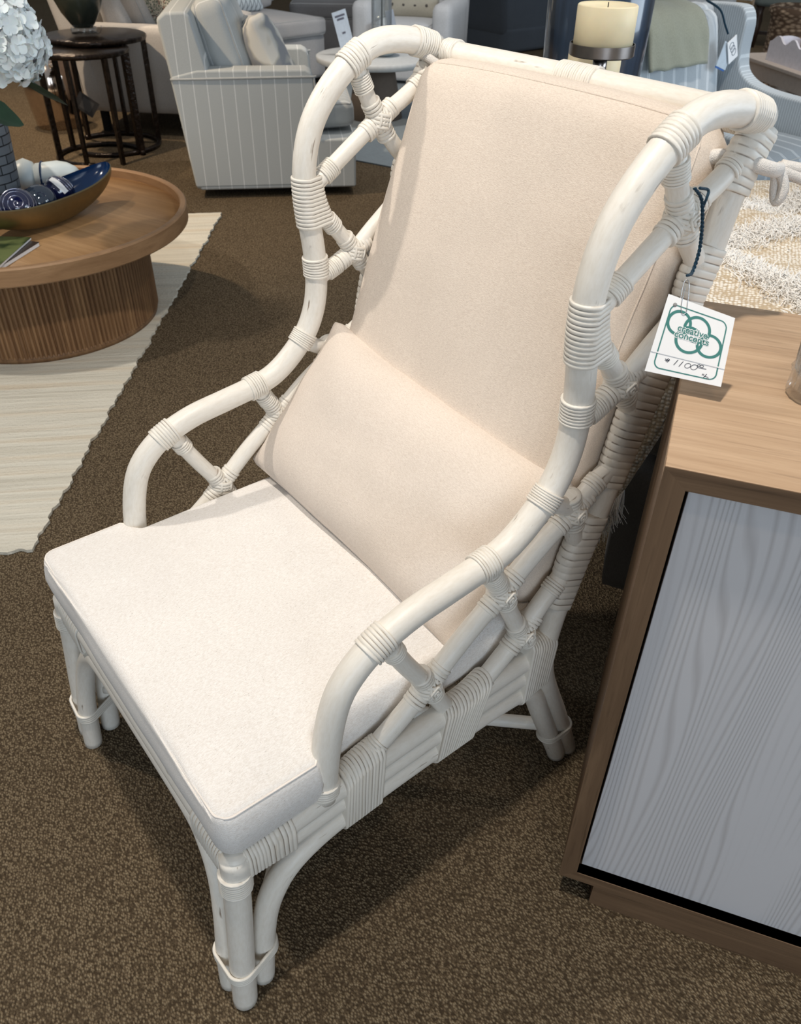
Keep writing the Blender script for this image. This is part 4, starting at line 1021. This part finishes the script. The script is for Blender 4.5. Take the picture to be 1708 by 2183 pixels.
MB().lathe([(0, 0), (.075, 0), (.077, .004), (.077, .026), (.074, .03), (0, .03)], 40).build('acrylic_base', M_GLS, lp)
MB().lathe([(0, .03), (.055, .031), (.072, .05), (.112, .11), (.142, .18), (.148, .25), (.130, .32), (.075, .38), (.03, .42), (.012, .43), (.012, .48), (0, .48)], 48).build('lamp_body', M_DKC, lp)
MB()._band((.20, .46), (.16, .74), 48, None, True, None).build('lamp_shade', m_plain('ivory_shade', lin(225, 220, 205), .9), lp)
mb = MB(); mb.tube(cr([(.05, .03, .015), (.10, .05, .004), (.13, .06, .03), (.12, .065, .045)], .01), .003, 6); mb.build('cord', M_GLS, lp)
M_CHR = m_metal('rose_chrome', (.72, .60, .52, 1), .10)
gs = empty('garden_stool', (-5.42, 1.78, 0), 0, 'round polished rose-bronze garden stool on the floor left of the nesting tables', 'stool')
MB().lathe([(0, 0), (.15, 0), (.155, .01), (.17, .10), (.185, .22), (.18, .33), (.155, .40), (.11, .44), (0, .45)], 56).build('stool_body', M_CHR, gs)
pt = empty('hang_tag', (-4.345, 1.62, .0), math.radians(-20), 'small dark diamond-tilted tag hanging under the nesting tables', 'tag')
M = Matrix.Translation((0, 0, .33)) @ Matrix.Rotation(math.radians(52), 4, 'X')
MB().box((-.002, -.045, -.06), (.002, .045, .06), M).build('card', m_plain('dark_card', lin(44, 42, 42), .5), pt)
MB().box((.002, -.03, -.035), (.0025, .03, .03), M).build('printed_square', m_plain('card_print', lin(66, 64, 64), .5), pt)
mb = MB(); mb.tube([(0, 0, .40), (0, -.01, .535)], .0012, 5); mb.build('string', M_BLACK, pt)

# ---------------------------------------------------------------- middle distance
s = NT('lattice_print'); v = s.coord('Object'); x_ = sepx(s, v)
def fr_(a): return s.math('ABSOLUTE', s.math('SUBTRACT', s.math('FRACT', a), .5))
d1_ = fr_(s.math('ADD', s.math('MULTIPLY', x_[0], 9), s.math('MULTIPLY', x_[1], 22))); d2_ = fr_(s.math('SUBTRACT', s.math('MULTIPLY', x_[0], 9), s.math('MULTIPLY', x_[1], 22)))
s.color(s.mix(s.math('LESS_THAN', s.math('MINIMUM', d1_, d2_), .09), lin(206, 216, 222), lin(134, 144, 152))); M_LAT = s.set(.9, 0, .15)
CH2 = seat('swivel_chair', (-6.45, 2.98, 0), math.radians(8), 'pale grey upholstered chair with a lattice pillow, beyond the pinstriped armchair', 'armchair', D=.95, Wd=1.10, arm_h=.48, arm_t=.10, back_h=.9, seat_h=.49, base_z=.04, mat=M_LIN2, arms=False, skirt=False, seat_over=.03)
p = cushion('throw_pillow', M_LAT, .34, .62, .12, .03, .05, None, 16, pinch=.04, seed=9); place(p, CH2, (.36, .52, .66), Matrix.Rotation(math.radians(-114), 4, 'Y')); tag(p, 'pale blue lattice patterned lumbar pillow on the grey chair', 'pillow')
M_WTOP = m_plain('white_stone', lin(204, 206, 206), .5)
wt = empty('round_side_table', (-4.36, 3.74, 0), 0, 'white round table on a brown tapered cone base, seen behind the chair wing', 'side table')
MB().lathe([(0, .365), (.40, .365), (.415, .375), (.42, .405), (.41, .41), (0, .41)], 72).build('table_top', M_WTOP, wt)
MB().lathe([(.20, 0), (.135, .366)], 48).build('cone_base', m_plain('brown_cone', lin(112, 100, 90), .7), wt)
ps = empty('price_sign', (-4.42, 3.56, .411), math.radians(-22), 'clear upright price sign standing on the white round table', 'sign')
M = Matrix.Translation((0, 0, .012)) @ Matrix.Rotation(math.radians(15), 4, 'X')
MB().box((-.003, -.05, 0), (.003, .05, .27), M).build('sign_panel', m_plain('sign_blue_white', lin(198, 210, 224), .3), ps)
for k, (z_, w_) in enumerate(((.235, .035), (.215, .025), (.13, .012), (.04, .012))):
    MB().box((.0032, -w_, z_), (.0042, w_, z_+.012), M).build('print_line', m_plain('sign_print', lin(96, 98, 112), .5), ps)
bwl = empty('silver_bowl', (-4.30, 3.77, .411), 0, 'small pearly silver bowl on the white round table', 'bowl')
MB().lathe([(0, 0), (.05, 0), (.10, .03), (.125, .075), (.12, .078), (.09, .04), (0, .012)], 40).build('bowl_shell', m_plain('pearl', lin(198, 208, 212), .2, .3), bwl)
hv = empty('glass_hurricane', (-4.44, 3.86, .411), 0, 'tall clear glass hurricane with a dark stem on the white round table', 'vase')
ps2 = empty('price_sign', (-4.42, 3.98, .411), math.radians(-30), 'narrower clear price strip standing right of the glass hurricane', 'sign')
MB().box((-.002, -.03, 0), (.002, .03, .25), Matrix.Translation((0, 0, .008)) @ Matrix.Rotation(math.radians(13), 4, 'X')).build('sign_panel', m_plain('sign_grey', lin(176, 184, 196), .3), ps2)
MB().lathe([(.0, 0), (.07, .0), (.072, .01), (.072, .42), (.068, .42), (.068, .012), (0, .012)], 40).build('glass_cylinder', M_GLS, hv)
MB().lathe([(0, .012), (.008, .012), (.006, .46), (0, .47)], 10).build('dark_stem', M_BLACK, hv)
WA = seat('linen_armchair', (-6.08, 5.03, 0), math.radians(-52), 'white linen armchair with a buttoned pillow, facing forward behind the white round table', 'armchair', D=.86, Wd=.86, arm_h=.60, arm_t=.17, back_h=.9, seat_h=.45, base_z=.03, mat=M_WHT, round_arm=.06)
M_BEI = m_fabric('oat_linen', lin(198, 192, 176), scale=180)
p = cushion('throw_pillow', M_BEI, .36, .46, .12, .03, .045, None, 14, pinch=.04, seed=19); place(p, WA, (.36, .43, .62), Matrix.Rotation(math.radians(-112), 4, 'Y')); tag(p, 'oat coloured pillow with dark buttons on the white linen armchair', 'pillow')
M_BTN = m_plain('dark_button', lin(86, 82, 78), .4)
for a in (-.11, 0, .11):
    for b in (-.15, -.05, .05, .15):
        MB().lathe([(0, .0), (.012, .0), (.012, .006), (0, .008)], 12, Matrix.Translation((a, b, -.098+.3*(a*a+b*b))) @ Matrix.Rotation(PI, 4, 'X')).build('button', M_BTN, p)
seat('slipcovered_chair', (-5.84, 6.50, 0), math.radians(90), 'slate blue slipcovered chair with a skirt, far behind the chair top rail', 'armchair', D=.95, Wd=.95, arm_h=.68, arm_t=.18, back_h=1.0, seat_h=.5, base_z=.12, mat=M_BLU, skirt=True)
bx = seat('upholstered_bench', (-6.69, 4.51, 0), math.radians(-38), 'dark grey upholstered bench end between the two pale chairs', 'bench', D=.36, Wd=.75, arm_h=.5, back_h=.5, seat_h=.52, base_z=.05, mat=M_GRYD, arms=False, back=False)
ss = empty('pedestal_table', (-6.88, 4.12, 0), 0, 'small white round pedestal table at the far top edge behind the grey chair', 'side table')
MB().lathe([(0, .50), (.26, .50), (.275, .51), (.275, .55), (.265, .56), (0, .56)], 48).build('table_top', M_WTOP, ss)
for a in (0, 2.1, 4.2): MB().box((-.02, -.02, 0), (.02, .02, .50), Matrix.Translation((.2*math.cos(a), .2*math.sin(a), 0))).build('leg', M_WTOP, ss)
br_ = empty('area_rug', (-4.25, 3.62, 0), math.radians(20), 'pale blue-grey rug under the white round table', 'rug')
MB().box((-1.0, -.9, .001), (1.25, 1.6, .008)).build('pile', m_fabric('blue_grey_rug', lin(136, 146, 152), scale=90, bump=.5), br_)

# ---------------------------------------------------------------- console with candles and vase behind the chair
M_CONS = m_wood('grey_console_wood', lin(120, 108, 96), lin(84, 74, 66), (3, 30, 30))
cn = empty('console_table', (-.80, 1.86, 0), math.radians(127), 'narrow grey wood console behind the chair back, holding candles and a blue vase', 'console table')
MB().box((-.42, -.17, .83), (.42, .17, .86)).build('table_top', M_CONS, cn)
for a, b in ((-.40, -.15), (.36, -.15), (-.40, .11), (.36, .11)): MB().box((a, b, 0), (a+.04, b+.04, .83)).build('leg', M_CONS, cn)
M_WAX = m_plain('ivory_wax', lin(240, 226, 190), .5, var=.02, Subsurface_Weight=.3)
M_WAX.node_tree.nodes['Principled BSDF'].inputs['Subsurface Radius'].default_value = (.05, .03, .015)
M_NKL = m_metal('brushed_nickel', (.42, .38, .36, 1), .28)
M_HORN = m_plain('dark_marbled_horn', lin(48, 48, 50), .15, var=.8, scale=18, spec=.6)
ch = empty('candle_holder', (-.64, 1.693, .86), 0, 'brushed nickel pillar candle holder on a dark marbled foot, on the console', 'candle holder')
MB().lathe([(.0, .188), (.078, .188), (.082, .191), (.082, .216), (.079, .216), (.079, .196), (0, .194)], 64, sharp=True).build('cup', M_NKL, ch)
MB().lathe([(.018, .135), (.018, .19)], 24).build('stem', M_NKL, ch)
MB().lathe([(0, .0), (.05, .0), (.03, .02), (.022, .10), (.06, .118), (.098, .122), (.096, .132), (.03, .140), (0, .140)], 40, rmod=lambda a, z: .004*math.sin(a*5)).build('foot', M_HORN, ch)
def candle(name, loc, r, h, label):
    e = empty(name, loc, 0, label, 'candle', 'ivory pillar candles on the console')
    MB().lathe([(0, 0), (r, 0), (r, h-.003), (r-.003, h), (r*.9, h-.004), (r*.5, h-.010), (0, h-.012)], 64).build('wax', M_WAX, e)
    MB().lathe([(0, h-.012), (.0015, h-.012), (.0012, h+.004), (0, h+.004)], 8).build('wick', M_BLACK, e); return e
candle('pillar_candle', (-.64, 1.693, 1.054), .074, .106, 'wide ivory pillar candle raised in the nickel holder')
candle('pillar_candle', (-.782, 1.84, .86), .073, .182, 'shorter ivory pillar candle standing behind the nickel holder')
M_VAS = NT('blue_glaze'); nz = M_VAS.noise(M_VAS.coord('Object', scale=(14, 14, 1.2)), 1.0, 3, .6); M_VAS.color(M_VAS.ramp(nz, [(.35, lin(40, 48, 60)), (.6, lin(60, 76, 98))])); M_VAS = M_VAS.set(.18, 0, .6, Coat_Weight=.5)
bv = empty('blue_vase', (-.985, 2.075, .86), 0, 'large glossy slate blue cylinder vase behind the candles', 'vase')
MB().lathe([(0, 0), (.145, 0), (.15, .01), (.155, .15), (.157, .285), (.145, .31), (.10, .325), (.10, .36), (.092, .36), (.09, .31), (0, .30)], 64).build('vase_body', M_VAS, bv)

# ---------------------------------------------------------------- blue striped wing chair
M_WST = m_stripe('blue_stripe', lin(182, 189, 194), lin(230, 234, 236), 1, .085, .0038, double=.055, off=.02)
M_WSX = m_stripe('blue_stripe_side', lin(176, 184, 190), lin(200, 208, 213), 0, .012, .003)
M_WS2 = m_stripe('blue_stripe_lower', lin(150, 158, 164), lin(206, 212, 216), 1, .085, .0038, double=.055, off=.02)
WC = empty('striped_wing_chair', (-1.64, 3.18, 0), 0, 'light blue striped wing chair with a sage throw over its back', 'armchair')
# local: x forward (toward the camera), y to the right side of the picture
MB().prism([(-.06, .40), (.10, .40), (-.02, .965), (-.15, .965)], 1, -.20, .52).build('backrest', M_WST, WC, bevel=.03)
cushion('back_cushion', M_WST, .54, .68, .12, .05, .03, WC, 14, Matrix.Translation((.03, .16, .68)) @ Matrix.Rotation(math.radians(-104), 4, 'Y'))
for y0_, y1_ in ((-.28, -.19), (.51, .60)):
    pl = [(-.10, .15), (.72, .15), (.74, .58), (.70, .63), (.34, .655), (.20, .70), (.16, .78), (.155, .90), (.13, .955), (.08, .97), (-.10, .965)]
    sm_ = smoothpath([(a, 0, b) for a, b in pl], 0)
    pth = [(p.x, p.z) for p in cr(sm_, .02)]
    MB().prism(pth, 1, y0_, y1_).build('wing_arm', M_WSX, WC, bevel=.012)
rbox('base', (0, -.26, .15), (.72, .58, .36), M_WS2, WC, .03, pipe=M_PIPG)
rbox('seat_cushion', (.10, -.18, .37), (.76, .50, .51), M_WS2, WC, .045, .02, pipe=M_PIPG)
for a, b in ((.02, -.24), (.02, .52), (.66, -.24), (.66, .52)): MB().box((a, b, 0), (a+.045, b+.045, .16)).build('leg', M_BLACK, WC)
M_SAGE = m_fabric('sage_throw', lin(160, 162, 146), scale=220, bump=.3)
sg = empty('sage_throw', (-1.64, 3.18, 0), 0, 'folded sage green throw draped over the striped wing chair back', 'throw blanket')
vs = []; fs = []; pf = cr([(-.155, 0, .70), (-.175, 0, .90), (-.17, 0, .975), (-.09, 0, .992), (-.01, 0, .990), (.07, 0, .965), (.118, 0, .90), (.140, 0, .83), (.158, 0, .765)], .015)
for p in pf:
    for j in range(25):
        y_ = -.12+.40*j/24; vs.append((p.x+.004*math.sin(j*.9+p.z*20), y_+.01*(p.z-.9), p.z+.003*math.sin(j*.7)))
for i in range(len(pf)-1):
    for j in range(24): fs.append((i*25+j, i*25+j+1, (i+1)*25+j+1, (i+1)*25+j))
mb = MB(); mb.add(vs, fs); o = mb.build('folded_cloth', M_SAGE, sg); q = o.modifiers.new('solid', 'SOLIDIFY'); q.thickness = .014
wtg = empty('hang_tag', (-1.64, 3.18, 0), 0, 'white price tag with a ring logo on a navy cord, on the striped wing chair', 'price tag')
mb = MB(); mb.tube(cr([(.0, .40, .985), (.08, .40, .955), (.115, .41, .90), (.135, .42, .865)], .01), .005, 6); mb.build('cord', M_YARN, wtg)
M = Matrix.Translation((.148, .42, .80)) @ Matrix.Rotation(math.radians(-18), 4, 'X')
MB().box((0, -.045, -.07), (.003, .04, .03), M).build('back_card', m_plain('card_pale_blue', lin(196, 208, 218), .6), wtg)
M2 = Matrix.Translation((.157, .445, .805)) @ Matrix.Rotation(math.radians(28), 4, 'X')
MB().box((0, -.032, -.05), (.003, .032, .05), M2).build('card', M_PAPER, wtg)
mb = MB()
for cy_, cz_ in ((-.006, .022), (.0, .004), (.006, -.014)):
    mb.tube([(M2 @ Vector((.0035, cy_+.014*math.cos(t*PI/12), cz_+.014*math.sin(t*PI/12)))) for t in range(24)], .0014, 5, False, True)
mb.build('ring_logo', m_plain('grey_blue_ink', lin(110, 120, 134), .6), wtg)
MB().box((.0005, -.047, -.078), (.0035, .03, -.071), M).build('blue_edge', m_plain('edge_blue', lin(60, 104, 170), .6), wtg)

# ---------------------------------------------------------------- far right corner
M_TAUPE = m_plain('washed_taupe', lin(182, 170, 160), .6)
tt = empty('display_table', (-2.113, 4.798, 0), math.radians(-28.3), 'pale washed table with a turned leg, right of the striped wing chair', 'table')
MB().box((-.12, 0, .580), (1.2, .34, .600)).build('table_top', M_TAUPE, tt, bevel=.004)
MB().box((-.09, .025, .50), (1.17, .315, .580)).build('apron', M_TAUPE, tt)
def turned(loc, h, name, parent, k=1.0):
    MB().lathe([(0, 0), (.022*k, 0), (.032*k, .03), (.045*k, .16), (.05*k, h*.55), (.034*k, h*.66), (.05*k, h*.70), (.03*k, h*.76), (.055*k, h*.80), (.055*k, h)], 24, Matrix.Translation((*loc, 0))).build(name, M_TAUPE, parent)
for q in ((.40, .07), (1.10, .07), (-.03, .28), (1.10, .28)): turned(q, .50, 'leg', tt)
M_PINK = m_plain('pale_lilac_white', lin(222, 218, 224), .5)
tr = empty('scalloped_tray', (-1.985, 4.79, .600), math.radians(-28.3), 'white scalloped edge tray on the washed display table', 'tray')
def scallop(L_, h): 
    pts = [(0, 0), (L_, 0)]; n_ = 4
    for i in range(n_*16+1):
        t = 1-i/(n_*16); pts.append((L_*t, h*.87-h*.13*math.cos(t*n_*2*PI)))
    return pts
for y_ in (0, .20): MB().prism(scallop(.62, .13), 1, y_, y_+.012).build('scalloped_side', M_PINK, tr)
for x_ in (0, .608): MB().prism([(.012, 0), (.20, 0), (.20, .085)]+[(.106+.094*math.cos(t*PI/12), .085+.035*math.sin(t*PI/12)) for t in range(1, 12)]+[(.012, .085)], 0, x_, x_+.012).build('end_panel', M_PINK, tr)
MB().box((.012, .012, 0), (.608, .20, .008)).build('tray_bottom', M_PINK, tr)
fr2 = empty('picture_frame', (-1.80, 4.79, .609), math.radians(-20), 'pale wood picture frame standing upright inside the scalloped tray', 'picture frame')
for a, b in (((0, 0, 0), (.03, .02, .26)), ((.20, 0, 0), (.23, .02, .26)), ((.03, 0, 0), (.20, .02, .03)), ((.03, 0, .23), (.20, .02, .26))):
    MB().box(a, b).build('moulding', M_TAUPE, fr2)
MB().box((.03, .012, .03), (.20, .016, .23)).build('print', m_plain('pale_print', lin(206, 210, 208), .4), fr2)
M_GRN = m_fabric('grey_green_velvet', lin(112, 120, 116), scale=150)
M_WAL = m_plain('dark_walnut', lin(52, 36, 28), .4)
bn = empty('accent_stool', (-4.55, 9.45, 0), math.radians(30), 'grey-green upholstered bench on dark turned legs in the far right corner', 'bench')
rbox('seat', (-.38, -.30, .38), (.38, .30, .54), M_GRN, bn, .05); rbox('top_cushion', (-.37, -.28, .54), (.37, .28, .66), m_fabric('pale_cushion', lin(190, 186, 176), scale=150), bn, .05, .02)
for q in ((-.30, -.22), (.30, -.22), (-.30, .22), (.30, .22)):
    MB().lathe([(0, 0), (.03, 0), (.045, .2), (.03, .3), (.05, .39)], 16, Matrix.Translation((*q, 0))).build('leg', M_WAL, bn)
MB().box((-.30, -.02, .10), (.30, .02, .13)).build('stretcher', M_WAL, bn)
s = NT('seagrass'); v = s.coord('Object'); vo = s.n('ShaderNodeTexVoronoi'); s.l(s.coord('Object', scale=(1, 1, 2.2)), vo.inputs['Vector']); vo.inputs['Scale'].default_value = 22
s.color(s.ramp(vo.outputs['Distance'], [(.1, lin(206, 178, 148)), (.6, lin(96, 74, 56))])); s.bump(vo.outputs['Distance'], -.8, .02); M_SEAG = s.set(.9)
bk = empty('seagrass_basket', (-2.76, 6.42, 0), 0, 'tall woven seagrass basket at the right edge behind the display table', 'basket')
MB().lathe([(0, 0), (.15, 0), (.17, .1), (.18, .4), (.185, .64), (.21, .66), (.21, .70), (.18, .71), (.17, .64), (0, .60)], 40).build('basket_body', M_SEAG, bk)
M_RTN = m_plain('natural_rattan', lin(168, 138, 104), .5)
ra = empty('rattan_armchair', (-2.20, 4.46, 0), math.radians(35), 'natural bent rattan chair arm showing between the wing chair and display table', 'chair')
for y_ in (0, .55):
    mb = MB(); mb.tube(cr([(0, y_, 0), (.0, y_, .50), (.04, y_, .60), (.14, y_, .63), (.24, y_, .58), (.28, y_, .45), (.28, y_, 0)], .03), .022, 10); mb.build('bent_arm', M_RTN, ra)
MB().box((0, 0, .36), (.30, .57, .40)).build('seat', M_RTN, ra)
pf_ = empty('drum_stool', (-1.28, 4.28, 0), 0, 'low white drum stool at the right edge in front of the display table', 'stool')
MB().lathe([(0, 0), (.16, 0), (.19, .02), (.205, .2), (.19, .40), (.16, .43), (0, .435)], 40).build('drum', M_WTOP, pf_)
seat('upholstered_chair', (-3.9, 5.9, 0), math.radians(-70), 'pale upholstered chair showing just above the striped wing chair back', 'armchair', D=.8, Wd=.8, arm_h=.6, back_h=.85, seat_h=.46, base_z=.1, mat=M_LIN2)
seat('ottoman', (-4.6, 7.5, 0), math.radians(-60), 'tan upholstered ottoman at the far top right behind the pale chair', 'ottoman', D=.6, Wd=.7, seat_h=.62, base_z=.05, mat=m_fabric('tan_cloth', lin(136, 112, 82), scale=150), arms=False, back=False)
